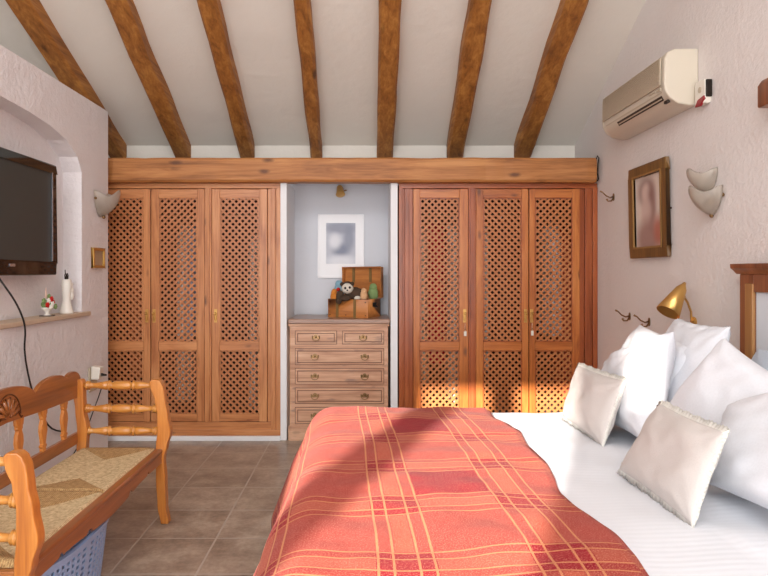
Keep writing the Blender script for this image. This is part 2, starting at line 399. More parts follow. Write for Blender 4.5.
pw.add([(XL, YS, 0), (XT, YS, 0), (XT, YS, ZP), (XL, YS, ZP)], [(0, 1, 2, 3)])
struct(pw.build('wall_left', 'wall'))
# ledge under the recess
lb = MB().box(XL-.13, XL+.03, 2.36, 4.69, 1.065, 1.095); o = lb.build('trim_1', 'shelf', bevel=.006); struct(o)
# masonry jambs of the niche, and its soffit, white plinths
X0, X1 = -.641, .2095
struct(MB().box(X0-.052, X0, YW-.02, YB, 0, 2.13).build('trim_2', 'white', bevel=.004))
struct(MB().box(X1, X1+.058, YW-.02, YB, 0, 2.13).build('trim_3', 'white', bevel=.004))
struct(MB().box(X0, X1, YW+.06, YB, 2.175, 2.20).build('trim_4', 'white'))
struct(MB().box(-3.2, X0-.052, YW-.035, YW+.02, 0, .038).build('baseboard_back', 'white', bevel=.003))
struct(MB().box(X1+.058, XR, YW-.035, YW+.02, 0, .038).build('baseboard_right', 'white', bevel=.003))

# ------------------------------------------------------------------ roof timbers
rx = [(-2.24, -2.30), (-1.655, -1.65), (-1.07, -1.045), (-.441, -.42), (.18, .17), (.818, .77), (1.43, 1.40)]
rl = ['leftmost rafter, crossing behind the top of the television wall',
      'rough brown rafter, second from the left, above the leftmost lattice doors',
      'rough brown rafter, third from the left, above the third lattice door',
      'slim brown rafter meeting the beam above the left end of the dresser niche',
      'knotty rafter running nearly straight up above the right side of the dresser niche',
      'brown rafter above the right wardrobe, second from the right wall',
      'bowed rafter nearest the right wall and the air conditioner']
for i, (xa, xb) in enumerate(rx):
    m_ = MB(); wd = [.155, .145, .13, .11, .148, .15, .15][i]; n = 40; vs = []; fs = []
    for j in range(n+1):
        y = YB-.01-(YB-RY-.02)*j/n; t = (YB-y)/(YB-4.23); xc = xa+(xb-xa)*t
        nn = lambda k: .012*noise.noise(V((i*7+k, y*2.2, k*3)))+.006*noise.noise(V((i*5+k, y*7, 3)))
        zc = cz(y)
        ring = [(-wd/2+nn(1), .0), (-wd/2+nn(1), -.11+nn(2)), (-wd/2+.018+nn(1), -.135+nn(2)), (wd/2-.018+nn(3), -.135+nn(4)), (wd/2+nn(3), -.11+nn(4)), (wd/2+nn(3), .0)]
        vs += [(xc+a, y, zc+b_+.0) for a, b_ in ring]
    for j in range(n):
        for k in range(6): fs.append((j*6+k, j*6+(k+1) % 6, (j+1)*6+(k+1) % 6, (j+1)*6+k))
    fs += [tuple(range(6)), tuple(range(n*6, n*6+6))]
    m_.add(vs, fs); o = m_.build('ceiling_rafter', 'rafter', smooth=False)
    tag(o, rl[i], 'roof beam', 'rafters under the sloping ceiling')
bb = MB(); n = 60; vs = []; fs = []
xs0, xs1 = -2.6, 1.868
for j in range(n+1):
    x = xs0+(xs1-xs0)*j/n; nn = lambda k: .006*noise.noise(V((x*3, k*5, 1)))+.003*noise.noise(V((x*11, k*5, 2)))
    vs += [(x, 5.20+nn(1), 2.125+nn(2)), (x, 5.215+nn(1), 2.108+nn(2)), (x, YW+.03, 2.108+nn(2)), (x, YW+.03, 2.303+nn(3)), (x, 5.215+nn(1), 2.303+nn(3)), (x, 5.20+nn(1), 2.287+nn(3))]
for j in range(n):
    for k in range(6): fs.append((j*6+k, j*6+(k+1) % 6, (j+1)*6+(k+1) % 6, (j+1)*6+k))
fs += [tuple(range(6)), tuple(range(n*6, n*6+6))]
tag(bb.add(vs, fs).build('lintel_beam', 'beam'), 'long level pine beam running across above both wardrobes and the niche', 'beam')
tag(MB().tube([(1.862, 5.195, 2.29), (1.872, 5.19, 2.315), (1.885, 5.20, 2.30), (1.88, 5.205, 2.25), (1.874, 5.205, 2.18), (1.884, 5.205, 2.13), (1.872, 5.20, 2.115)], .005, 6).build('iron_clasp', 'iron', smooth=True), 'thin dark iron clasp at the right end of the long beam', 'clasp')
# short timber end on the right wall
tag(MB().prism([(0, 0), (.12, 0), (.12, .13), (.02, .13), (0, .10)], (XR-.10, 2.98, 2.135), (1, 0, 0), (0, 0, 1), (0, -.6, 0)).build('wall_timber', 'head', bevel=.008),
    'short dark timber block on the right wall at the edge of the photo', 'timber')

# ------------------------------------------------------------------ wardrobes
def clip(poly, x0, x1, z0, z1):
    for ax, lim, sg in ((0, x0, 1), (0, x1, -1), (1, z0, 1), (1, z1, -1)):
        out = []
        for i in range(len(poly)):
            a, b_ = poly[i], poly[(i+1) % len(poly)]; da = (a[ax]-lim)*sg; db = (b_[ax]-lim)*sg
            if da >= 0: out.append(a)
            if da*db < 0:
                t = da/(da-db); out.append((a[0]+(b_[0]-a[0])*t, a[1]+(b_[1]-a[1])*t))
        poly = out
        if len(poly) < 3: return []
    return poly
def lattice(x0, x1, z0, z1, y, name, mat, parent, front=1):
    mb = MB(); p = .0536; hw = .0084*math.sqrt(2)
    for layer, sgn in enumerate((front, -front)):
        c0 = -(z1-z0)-.1
        k = 0; c = c0
        L = (x1-x0)+2*(z1-z0)
        while c < L:
            # strip along direction (1, sgn)
            if sgn > 0: q = [(x0+c-hw, z0-.02), (x0+c+hw, z0-.02), (x0+c+hw+(z1-z0)+.04, z1+.02), (x0+c-hw+(z1-z0)+.04, z1+.02)]
            else: q = [(x0+c-hw, z1+.02), (x0+c+hw, z1+.02), (x0+c+hw+(z1-z0)+.04, z0-.02), (x0+c-hw+(z1-z0)+.04, z0-.02)]
            q = clip(q, x0, x1, z0, z1)
            if q: mb.prism(q, (0, y+layer*.0085, 0), (1, 0, 0), (0, 0, 1), (0, .008, 0))
            c += p
    return mb.build(name, mat, parent)
def wardrobe(root, frame_x, doors, mull, up, lev, lat, mou, mouX, styles):
    fx0, fx1 = frame_x; zt, zb = 2.108, .038
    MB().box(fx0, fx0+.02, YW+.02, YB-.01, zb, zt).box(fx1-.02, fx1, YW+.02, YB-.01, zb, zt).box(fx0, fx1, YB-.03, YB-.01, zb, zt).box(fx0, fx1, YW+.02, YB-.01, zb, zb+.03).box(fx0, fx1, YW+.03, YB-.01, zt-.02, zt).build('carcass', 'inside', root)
    d0, d1 = doors[0][0], doors[-1][1]
    # stepped frame mouldings
    fl = MB(); w_ = d0-fx0; wr = fx1-d1
    for a, s_, ww in ((fx0, 1, w_), (fx1, -1, wr)):
        for k, (t0, t1, dy) in enumerate(((0, .28, .012), (.28, .42, -.004), (.42, .72, .006), (.72, 1.0, -.012))):
            xa, xb = a+s_*ww*t0, a+s_*ww*t1; fl.box(min(xa, xb), max(xa, xb), YW-dy, YW+.03, zb, 2.075)
        fl.build('side_moulding', mou, root, bevel=.003); fl = MB()
    tp = MB().box(fx0, fx1, YW-.004, YW+.03, 2.075, zt).box(fx0+.01, fx1-.01, YW-.014, YW+.03, 2.066, 2.084); tp.build('head_moulding', mouX, root, bevel=.003)
    bt = MB().box(d0-.05, d1+.05, YW-.004, YW+.03, zb, .148).box(fx0, fx1, YW-.0155, YW+.03, zb, .085); bt.build('bottom_rail', lev, root, bevel=.003)
    for a, b_ in mull: MB().box(a, b_, YW-.008, YW+.03, .148, 2.07).box(a+.015, b_-.015, YW-.016, YW, .148, 2.07).build('mullion', mou if mou == 'red' else up, root, bevel=.003)
    for k, (a, b_, sl, sr, hx) in enumerate(doors):
        g = .002; y0, y1 = YW-.004, YW+.022
        dr = MB(); ztop, zbot = 2.063, .150
        dr.box(a+g, a+sl, y0, y1, zbot, ztop).box(b_-sr, b_-g, y0, y1, zbot, ztop)
        D_ = dr.build('door', up, root, bevel=.003)
        for za, zb_ in ((1.990, ztop-.002), (.735, .807), (zbot+.002, .213)): MB().box(a+sl, b_-sr, y0+.002, y1, za, zb_).build('door_rail', lev, D_, bevel=.003)
        # thin bead round each opening
        for za, zb_ in ((.807, 1.990), (.213, .735)):
            xa, xb = a+sl, b_-sr; bd = MB()
            for q in ((xa, xa+.007, za, zb_), (xb-.007, xb, za, zb_), (xa, xb, zb_-.007, zb_), (xa, xb, za, za+.007)): bd.box(q[0], q[1], y0-.001, y1-.006, q[2], q[3])
            bd.build('bead', mou, D_)
        lattice(a+sl, b_-sr, .807, 1.990, YW+.004, 'upper_lattice', lat, D_, styles[k][0])
        lattice(a+sl, b_-sr, .213, .735, YW+.004, 'lower_lattice', lat, D_, styles[k][1])
        h = MB(); zc = 1.02
        h.box(hx-.013, hx+.013, y0-.004, y0, zc-.055, zc+.055)
        h.lathe([(0, .004), (.012, .0055), (.02, .011), (.027, .0115), (.032, .006)], (hx, y0-.003, zc+.022), (0, -1, 0), 12)
        h.tube([(hx, y0-.014, zc+.018), (hx-.008, y0-.016, zc), (hx-.007, y0-.014, zc-.03), (hx, y0-.012, zc-.04), (hx+.007, y0-.014, zc-.03), (hx+.008, y0-.016, zc), (hx, y0-.014, zc+.018)], .0028, 6)
        h.build('handle', 'brass', D_, bevel=.001)
    MB().cyl((fx0+.02, 5.50, 1.86), (fx1-.02, 5.50, 1.86), .012).build('hanging_rail', 'brassd', root)
def X(px): return (px-365)/121.7
wl = thing('wardrobe', 'pale honey pine wardrobe with lattice doors, partly hidden by the television wall', 'wardrobe', (-1.52, YW, .038), group='lattice wardrobes either side of the niche')
wardrobe(wl, (-2.36, X(281)), [(X(90.5), X(150.7), .060, .060, X(147.1)), (X(151), X(204.8), .064, .062, X(154.4)), (X(211.8), X(267.5), .066, .068, X(215.8))],
         [(X(204.8), X(211.8))], 'pine', 'pineX', 'pineL', 'pine', 'pineX', [(-1, -1), (1, 1), (-1, -1)])
wr = thing('wardrobe', 'deeper orange pine wardrobe with lattice doors between the niche and the right wall', 'wardrobe', (1.08, YW, .038), group='lattice wardrobes either side of the niche')
wardrobe(wr, (X(398.8), XR-.002), [(X(413), X(468.4), .056, .074, X(464.6)), (X(475.8), X(528.6), .060, .056, X(525.4)), (X(529), X(579.8), .048, .062, X(531.4))],
         [(X(468.4), X(475.8))], 'oran', 'oranX', 'oranL', 'red', 'redX', [(1, 1), (-1, -1), (1, 1)])
# white key tags hanging from locks
for k, (px, z, lb_) in enumerate(((465, .88, 'small white tag hanging below the handle of the right wardrobe\'s left door'), (532, .885, 'small white tag hanging below the twin handles of the right wardrobe'))):
    t = thing('key_tag', lb_, 'tag', (X(px), YW-.006, z), group='white tags on the right wardrobe')
    MB().box(X(px)-.011, X(px)+.011, YW-.013, YW-.009, z-.026, z+.014).build('tag_card', 'wplast', t, bevel=.002)
    MB().tube([(X(px), YW-.011, z+.012), (X(px)-.004, YW-.012, z+.05), (X(px), YW-.011, z+.075)], .0015, 6).build('string', 'wplast', t)
    MB().cyl((X(px), YW-.004, z+.03), (X(px), YW-.016, z+.03), .006).build('keyhole_rose', 'brassd', t)
# clothes behind the lattice
cl = [('bright red garment behind the right wardrobe\'s left lattice door', .60, .08, .62, 1.80, (190, 22, 38)),
      ('white garment beside the red one behind the left door of the right wardrobe', .745, .055, .30, 1.78, (226, 220, 214)),
      ('pale grey garment behind the middle door of the right wardrobe', 1.0, .05, .55, 1.80, (200, 196, 192)),
      ('white shirt behind the rightmost lattice door', 1.58, .08, .85, 1.78, (226, 226, 230)),
      ('brick red garment low behind the rightmost lattice door', 1.68, .07, .30, 1.74, (170, 72, 50)),
      ('dark brown coat behind the middle door of the right wardrobe', 1.16, .09, .40, 1.80, (70, 46, 36)),
      ('cream garment behind the right wardrobe\'s left edge', .48, .05, .45, 1.78, (214, 200, 180)),
      ('pale blue shirt behind the middle door of the left wardrobe', -1.44, .06, .85, 1.78, (178, 186, 206)),
      ('white towelling robe behind the middle door of the left wardrobe', -1.52, .07, .30, 1.78, (222, 216, 210)),
      ('rust coloured garment behind the leftmost visible lattice door', -1.90, .08, .50, 1.78, (150, 84, 52)),
      ('white garment behind the lattice door nearest the dresser', -.93, .05, .25, 1.70, (206, 198, 190))]
for lb_, x, hw, z0, z1, colr in cl:
    mat = plain('garment_cloth', colr, .9, nz=.3)
    def fn(a, b_, x=x, hw=hw, z0=z0, z1=z1):
        an = 2*PI*a; z = z0+(z1-z0)*b_; s = 1 if b_ < .86 else max(.12, 1-((b_-.86)/.14)**2*.88)
        r = 1+.12*math.sin(an*7+x*9)*(1-b_)
        return (x+hw*math.cos(an)*r*(.7+.3*s), 5.50+.15*math.sin(an)*r*s, z)
    g = MB().grid(fn, 48, 20).build('hanging_garment', mat, smooth=True, solid=.004)
    tag(g, lb_, 'clothes', 'clothes inside the wardrobes')
    MB().tube([(x, 5.43, 1.77), (x, 5.50, 1.80), (x, 5.57, 1.77)], .006, 6).tube([(x, 5.50, 1.80), (x, 5.50, 1.848), (x, 5.513, 1.874), (x, 5.527, 1.86)], .002, 6).build('hanger', 'silver', g)

# ------------------------------------------------------------------ dresser in the niche
dr = thing('dresser', 'limed pine chest of drawers with brass pulls standing in the white niche', 'chest of drawers', (-.215, 5.55, 0))
dx0, dx1, dy0, dy1 = -.618, .190, 5.285, 5.84
b_ = MB().box(dx0, dx1, dy0+.012, dy1, .0, .955)
b_.box(dx0, dx1, dy0, dy0+.012, .0, .955)
b_.build('body', 'dress', dr, bevel=.004)
MB().box(dx0-.012, dx1+.014, dy0-.022, dy1, .955, .995).build('top', 'dresst', dr, bevel=.008)
MB().box(dx0-.008, dx1+.010, dy0-.012, dy1-.02, .935, .955).build('cornice', 'dress', dr, bevel=.003)
MB().box(dx0-.010, dx1+.010, dy0-.012, dy0+.02, 0, .11).box(dx0-.008, dx1+.008, dy0-.008, dy0+.02, .11, .122).build('plinth', 'dress', dr, bevel=.004)
rows = [(.792, .895, ((-.568, -.2337), (-.182, .152))), (.623, .751, ((-.568, .152),)), (.465, .588, ((-.568, .152),)), (.305, .428, ((-.568, .152),)), (.142, .269, ((-.568, .152),))]
for z0, z1, cells in rows:
    for a, c_ in cells:
        d = MB().box(a, c_, dy0-.010, dy0+.01, z0, z1).build('drawer', 'dress', dr, bevel=.003)
        g = MB(); e = .014
        for q in ((a+e, c_-e, z0+e, z0+e+.007), (a+e, c_-e, z1-e-.007, z1-e), (a+e, a+e+.007, z0+e, z1-e), (c_-e-.007, c_-e, z0+e, z1-e)): g.box(q[0], q[1], dy0-.012, dy0-.006, q[2], q[3])
        g.build('groove', 'dressd', d)
        g = MB().box(a-.005, c_+.005, dy0-.003, dy0+.002, z0-.005, z1+.005).build('drawer_gap', 'dressd', d)
        for hx in ((-.41, -.003) if len(cells) == 1 else ((a+c_)/2,)):
            zc = (z0+z1)/2; h = MB()
            out = []
            for k in range(20):
                an = 2*PI*k/20; r = 1+.22*math.cos(3*an+PI/2)
                out.append((.027*r*math.cos(an), .017*r*math.sin(an)))
            h.prism(out, (hx, dy0-.015, zc+.004), (1, 0, 0), (0, 0, 1), (0, .005, 0))
            h.tube([(hx-.028, dy0-.018, zc+.010), (hx-.030, dy0-.028, zc-.004), (hx-.018, dy0-.032, zc-.020), (hx, dy0-.032, zc-.025), (hx+.018, dy0-.032, zc-.020), (hx+.030, dy0-.028, zc-.004), (hx+.028, dy0-.018, zc+.010)], .0032, 6)
            h.ball((hx-.028, dy0-.018, zc+.010), .006, 8, 6).ball((hx+.028, dy0-.018, zc+.010), .006, 8, 6).ball((hx, dy0-.018, zc+.004), .008, 8, 6)
            h.build('bail_pull', 'brassd', d)

# suitcase trunk: open, turned 25 degrees
A = math.radians(-25)
ch = thing('trunk', 'small open leather-covered trunk with straps standing on the dresser', 'trunk', (-.318, 5.545, .995), A, world=False)
W_, D_, Hh = .375, .27, .155
b_ = MB(); t_ = .008
b_.box(0, W_, 0, t_, 0, Hh).box(0, W_, D_-t_, D_, 0, Hh).box(0, t_, 0, D_, 0, Hh).box(W_-t_, W_, 0, D_, 0, Hh).box(0, W_, 0, D_, 0, t_)
b_.build('box', 'case', ch, bevel=.004, world=False)
ld = MB().box(0, W_, D_+.052, D_+.06, Hh+.005, Hh+.275).box(0, t_, D_, D_+.06, Hh+.005, Hh+.275).box(W_-t_, W_, D_, D_+.06, Hh+.005, Hh+.275).box(0, W_, D_, D_+.06, Hh+.267, Hh+.275).box(0, W_, D_, D_+.06, Hh+.005, Hh+.013)
ld.build('lid', 'case', ch, bevel=.006, world=False)
for x in (.09, .255):
    MB().box(x-.012, x+.012, -.004, 0, 0, Hh).build('strap', 'strap', ch, world=False)
    MB().box(x-.012, x+.012, D_+.044, D_+.052, Hh+.14, Hh+.27).build('lid_strap', 'strap', ch, world=False)
fit = MB()
for x in (.02, .355):
    for z in (.02, .13): fit.ball((x, -.002, z), .005, 8, 6)
fit.ball((.172, -.002, .02), .005, 8, 6)
fit.box(W_, W_+.006, .10, .17, .09, .125); fit.tube([(W_+.006, .11, .10), (W_+.02, .115, .088), (W_+.02, .155, .088), (W_+.006, .16, .10)], .004, 6)
fit.build('metal_fittings', 'iron', ch, world=False)
# soft toys heaped in the trunk (world coordinates)
def chp(x, y, z): v = V((x, y, z)); v.rotate(Matrix.Rotation(A, 3, 'Z').to_euler()); return v+V((-.318, 5.545, .995))
M['fur'] = plain('dark_brown_plush', (82, 66, 54), .95, nz=1, nscale=150, spec=.1)
M['furw'] = plain('white_plush', (230, 222, 208), .95, nz=.6, nscale=150, spec=.1)
M['furb'] = plain('light_blue_plush', (150, 190, 208), .95, nz=.6, nscale=150, spec=.1)
M['furo'] = plain('orange_plush', (224, 140, 62), .95, nz=.6, nscale=150, spec=.1)
M['furr'] = plain('red_plush', (196, 44, 40), .95, nz=.6, nscale=150, spec=.1)
M['furg'] = plain('green_plush', (134, 158, 104), .95, nz=.6, nscale=150, spec=.1)
M['furc'] = plain('peach_plush', (226, 180, 136), .95, nz=.6, nscale=150, spec=.1)
c0 = chp(.20, .04, .20)
t = thing('plush_bear', 'dark brown plush bear with a white face lying across the front of the trunk', 'soft toy', tuple(c0-V((0, 0, .05))))
MB().ball(c0+V((.03, .0, 0)), (.085, .055, .055), bumpy=.15).ball(c0+V((-.09, -.03, -.02)), (.035, .03, .05), bumpy=.15).ball(c0+V((.10, -.015, -.01)), (.035, .03, .045), bumpy=.15).ball(c0+V((-.05, -.05, -.035)), (.05, .028, .028), bumpy=.15).ball(c0+V((-.10, -.05, -.06)), (.026, .024, .026), bumpy=.1).build('body', 'fur', t, smooth=True)
hd = MB().ball(c0+V((-.03, -.04, .045)), (.05, .045, .045), bumpy=.08).build('head', 'furw', t, smooth=True)
MB().ball(c0+V((-.075, -.03, .082)), .018).ball(c0+V((.012, -.03, .085)), .018).ball(c0+V((-.03, -.018, .065)), (.052, .03, .042), bumpy=.1).build('ears', 'fur', hd, smooth=True)
MB().ball(c0+V((-.046, -.082, .050)), (.010, .006, .011)).ball(c0+V((-.008, -.080, .055)), (.010, .006, .011)).ball(c0+V((-.028, -.090, .032)), (.008, .006, .006)).build('eyes_and_nose', 'iron', hd, smooth=True)
MB().ball(c0+V((.055, -.045, -.035)), (.028, .02, .018)).build('paw', 'furw', t, smooth=True)
for lb_, nm, mt, p, r, ex in (('light blue plush toy with a red front, upper left of the toy heap', 'plush_toy', 'furb', chp(.055, .10, .215), (.045, .035, .072), ('furr', (-.005, -.035, .018), .018)),
                          ('orange plush toy at the left end of the trunk', 'plush_toy', 'furo', chp(.035, .05, .17), (.034, .03, .05), ('furo', (-.01, -.015, .035), .018)),
                          ('green plush toy at the right end of the trunk', 'plush_toy', 'furg', chp(.34, .19, .20), (.045, .045, .06), ('furg', (0, -.02, .05), .02)),
                          ('peach plush toy beside the bear\'s feet in the trunk', 'plush_toy', 'furc', chp(.318, .045, .185), (.032, .032, .045), ('furc', (.01, -.02, .035), .016))):
    t = thing(nm, lb_, 'soft toy', tuple(p-V((0, 0, r[2]))), group='soft toys in the trunk')
    MB().ball(p, r, bumpy=.12).ball(p+V((0, -.005, r[2]*.9)), r[0]*.75, bumpy=.1).build('body', mt, t, smooth=True)
    MB().ball(p+V(ex[1]), ex[2]).build('snout', ex[0], t, smooth=True)

# picture in niche (blurred grey photograph in wide white mount)
def pic_mat(name, bg, blobs, sc=1.0):
    m, nt, b = newmat(name); tc = N(nt, 'ShaderNodeTexCoord'); sp = N(nt, 'ShaderNodeSeparateXYZ'); nt.links.new(tc.outputs['UV'], sp.inputs[0])
    c = lin(bg)
    n = noise_(nt, tc.outputs['UV'], 5, 1)
    col = mixc(nt, n.outputs[0], tuple(x*.93 for x in c[:3])+(1,), c)
    for (cx, cy, rx_, ry_, cc, soft) in blobs:
        dx = math_(nt, 'DIVIDE', math_(nt, 'SUBTRACT', sp.outputs[0], cx), rx_); dy = math_(nt, 'DIVIDE', math_(nt, 'SUBTRACT', sp.outputs[1], cy), ry_)
        d = math_(nt, 'SQRT', math_(nt, 'ADD', math_(nt, 'MULTIPLY', dx, dx), math_(nt, 'MULTIPLY', dy, dy)))
        mr = N(nt, 'ShaderNodeMapRange'); mr.interpolation_type = 'SMOOTHSTEP'; nt.links.new(d, mr.inputs[0])
        mr.inputs[1].default_value = 1+soft; mr.inputs[2].default_value = 1-soft; mr.inputs[3].default_value = 0; mr.inputs[4].default_value = 1
        col = mixc(nt, math_(nt, 'MULTIPLY', mr.outputs[0], .85), col, lin(cc))
    nt.links.new(col, b.inputs['Base Color']); b.inputs['Roughness'].default_value = .7; return m
M['pic1'] = pic_mat('grey_photograph', (204, 207, 217), [(.5, .88, .6, .14, (158, 162, 178), .5), (.78, .62, .18, .30, (150, 155, 172), .6), (.5, .34, .26, .16, (130, 137, 158), .6), (.3, .55, .2, .18, (240, 241, 246), .6), (.5, .06, .5, .14, (236, 238, 244), .6)])
M['pic2'] = pic_mat('sepia_photograph', (232, 216, 204), [(.42, .78, .30, .20, (150, 118, 110), .45), (.40, .76, .16, .13, (226, 200, 190), .5), (.60, .55, .16, .30, (152, 112, 106), .55), (.40, .50, .18, .2, (216, 188, 178), .5), (.45, .12, .42, .26, (160, 118, 110), .5), (.85, .2, .18, .2, (190, 110, 90), .6)])
pf = thing('picture', 'white framed picture with a blurred grey image on the niche wall above the trunk', 'picture', (-.2185, YB, 1.325))
x0, x1, z0, z1 = -.428, -.009, 1.325, 1.903; yb = YB-.003
MB().box(x0, x1, yb-.018, yb, z0, z0+.02).box(x0, x1, yb-.018, yb, z1-.02, z1).box(x0, x0+.02, yb-.018, yb, z0+.02, z1-.02).box(x1-.02, x1, yb-.018, yb, z0+.02, z1-.02).build('frame', 'purew', pf, bevel=.003)
MB().box(x0+.019, x1-.019, yb-.010, yb, z0+.019, z1-.019).build('mount', 'purew', pf)
g = MB(); g.grid(lambda a, b_: (-.352+a*.265, yb-.012, 1.455+b_*.37), 1, 1, lambda a, b_: (a, b_)); g.build('image', 'pic1', pf)
# small brass spot above it
sp_ = thing('spotlight', 'small brass spotlight under the beam at the top of the niche', 'lamp', (-.225, YB-.002, 2.13))
MB().lathe([(0, .032), (.008, .032), (.016, .02), (.02, .008)], (-.225, YB-.002, 2.13), (0, -1, 0)).build('wall_rose', 'brassd', sp_)
MB().tube([(-.225, YB-.02, 2.13), (-.225, YB-.07, 2.135), (-.225, YB-.10, 2.12)], .007).build('arm', 'brassd', sp_)
MB().lathe([(0, .012), (.012, .024), (.03, .030), (.07, .034), (.10, .042), (.104, .038)], (-.228, YB-.085, 2.155), (.1, -.5, -.9), 20).build('lamp_head', 'brass', sp_, smooth=True)
MB().cyl((-.19, YB-.10, 2.105), (-.165, YB-.11, 2.11), .006).build('knob', 'brassd', sp_)

# ------------------------------------------------------------------ air conditioner
ac = thing('air_conditioner', 'cream wall-mounted air conditioner high on the right wall', 'air conditioner', (XR, 4.17, 2.335))
y0, y1 = 3.69, 4.67
prof = [(0, .005), (.05, 0), (.115, .012), (.165, .045), (.188, .085), (.195, .13), (.192, .27), (.175, .305), (.135, .325), (0, .325)]
MB().prism([(-a, b_) for a, b_ in prof], (XR, y0+.03, 2.335), (1, 0, 0), (0, 0, 1), (0, y1-y0-.06, 0)).build('casing', 'ac', ac, bevel=.004)
for ya, yc in ((y0, y0+.035), (y1-.035, y1)):
    MB().prism([(-a*1.02, b_*1.01-.002) for a, b_ in prof], (XR, ya, 2.335), (1, 0, 0), (0, 0, 1), (0, yc-ya, 0)).build('end_cap', 'ac', ac, bevel=.012, seg=3)
pn = MB().prism([(-.200, .12), (-.206, .125), (-.202, .285), (-.194, .29)], (XR, y0+.04, 2.335), (1, 0, 0), (0, 0, 1), (0, y1-y0-.08, 0))
P_ = pn.build('front_panel', 'acg', ac, bevel=.003)
gl = MB()
for k in range(14): gl.box(XR-.2075, XR-.203, y0+.05, y1-.05, 2.335+.135+k*.0108, 2.335+.139+k*.0108)
gl.build('grille_line', 'acg', P_)
MB().prism([(-.166, .046), (-.1685, .0445), (-.1835, .0705), (-.181, .072)], (XR, 3.76, 2.335), (1, 0, 0), (0, 0, 1), (0, .66, 0)).build('air_outlet', 'slot', ac)
MB().prism([(-.172, .053), (-.1745, .0515), (-.1785, .0585), (-.176, .060)], (XR, 3.77, 2.335), (1, 0, 0), (0, 0, 1), (0, .64, 0)).build('louvre', 'acg', ac)
MB().prism([(-.187, .083), (-.1885, .083), (-.1905, .090), (-.189, .090)], (XR, 3.74, 2.335), (1, 0, 0), (0, 0, 1), (0, .86, 0)).build('panel_seam', 'acg', ac)
MB().box(XR-.2, XR-.194, y0+.05, y0+.10, 2.335+.098, 2.335+.108).box(XR-.2, XR-.194, y0+.13, y0+.20, 2.335+.106, 2.335+.113).build('badge', 'acg', ac)
MB().box(XR-.165, XR-.15, y0+.03, y0+.075, 2.335+.024, 2.335+.040).build('indicator', 'slot', ac)
rc = thing('remote_control', 'white and red remote control in a holder beside the air conditioner', 'remote control', (XR, 3.6, 2.32))
MB().prism([(-.01, 0), (.085, .0), (.10, .03), (.10, .13), (.0, .14), (-.01, .11)], (XR, 3.65, 2.315), (0, -1, 0), (0, 0, 1), (-.040, 0, 0)).build('holder', 'wplast', rc, bevel=.006)
MB().prism([(.0, -.005), (.06, -.012), (.098, .02), (.098, .04), (.03, .03)], (XR-.032, 3.65, 2.315), (0, -1, 0), (0, 0, 1), (-.014, 0, 0)).build('red_cap', 'redp', rc, bevel=.004)
MB().box(XR-.036, XR-.004, 3.538, 3.552, 2.345, 2.44).build('dark_edge', 'iron', rc, bevel=.004)
MB().lathe([(0, .016), (.004, .016)], (XR-.040, 3.60, 2.395), (-1, 0, 0)).build('dial', 'acg', rc)

# framed portrait on the right wall
fr = thing('picture', 'brown wooden framed sepia portrait on the right wall below the air conditioner', 'picture', (XR, 4.375, 1.475))
y0, y1, z0, z1 = 4.01, 4.57, 1.475, 2.10
def slab(mb, ya, yb_, za, zb_, t0, t1):    # frame leans: top stands further off the wall
    def xx(z, t): return XR-.004-t-(z-z0)*.02
    mb.add([(xx(z, t), y, z) for t in (t0, t1) for (y, z) in ((ya, za), (yb_, za), (yb_, zb_), (ya, zb_))], [(0, 1, 2, 3), (4, 5, 6, 7), (0, 1, 5, 4), (1, 2, 6, 5), (2, 3, 7, 6), (3, 0, 4, 7)])
M['lip'] = plain('dull_gilt_lip', (150, 112, 62), .4)
M['frameb'] = wood('dull_brown_frame', (84, 56, 24), (112, 78, 36), (136, 98, 48), 'Z', .4, 0)
fm = MB(); fw = .075
for q in ((y0, y1, z0, z0+fw), (y0, y1, z1-fw, z1), (y0, y0+fw, z0+fw, z1-fw), (y1-fw, y1, z0+fw, z1-fw)): slab(fm, *q, 0, .030)
F_ = fm.build('frame', 'frameb', fr, bevel=.006)
fi = MB()
for q in ((y0+fw-.012, y1-fw+.012, z0+fw-.012, z0+fw), (y0+fw-.012, y1-fw+.012, z1-fw, z1-fw+.012), (y0+fw-.012, y0+fw, z0+fw, z1-fw), (y1-fw, y1-fw+.012, z0+fw, z1-fw)): slab(fi, *q, 0, .034)
fi.build('inner_lip', 'lip', F_)
g = MB(); g.grid(lambda a, b_: (XR-.016-(z0+fw+b_*(z1-z0-2*fw)-z0)*.02, y1-fw-a*(y1-y0-2*fw), z0+fw+b_*(z1-z0-2*fw)), 1, 1, lambda a, b_: (a, b_)); g.build('portrait', 'pic2', fr)
MB().cyl((XR, 4.02, 1.78), (XR-.012, 4.02, 1.78), .006).build('wall_pin', 'iron', fr)

# uplight sconces of frosted glass
def bowl(root, base, out, R, Hb, name='glass_shade', wave=.3, mat='glass'):
    base = V(base); mb = MB(); out = V(out); sd = V((0, 1, 0))
    def fn(a, b_):
        th = (a-.5)*PI*.98; Hr = Hb*(1-.16*(1-math.cos(4*th))/2*1.6+.06*math.cos(th))
        t = b_; r = R*math.sin(min(1, (t*Hr/Hb)*1.0)*PI/2)**.8; z = Hr*t**1.25
        return base+out*(r*math.cos(th))+sd*(r*.8*math.sin(th))+V((0, 0, z))
    mb.grid(fn, 28, 14); return mb.build(name, mat, root, smooth=True, solid=.006)
s1 = thing('wall_lamp', 'frosted glass bowl uplight on the edge of the television wall', 'lamp', (XL, 4.90, 1.79))
bowl(s1, (XL+.005, 4.90, 1.80), (1, 0, 0), .148, .19)
MB().ball((XL+.035, 4.90, 1.797), .014).ball((XL+.02, 4.79, 1.93), .011).ball((XL+.02, 5.01, 1.93), .011).build('brass_fitting', 'brassd', s1, smooth=True)
MB().lathe([(0, .05), (.012, .05), (.02, .03), (.05, .014)], (XL, 4.90, 1.86), (1, 0, 0)).build('lamp_holder', 'brassd', s1)
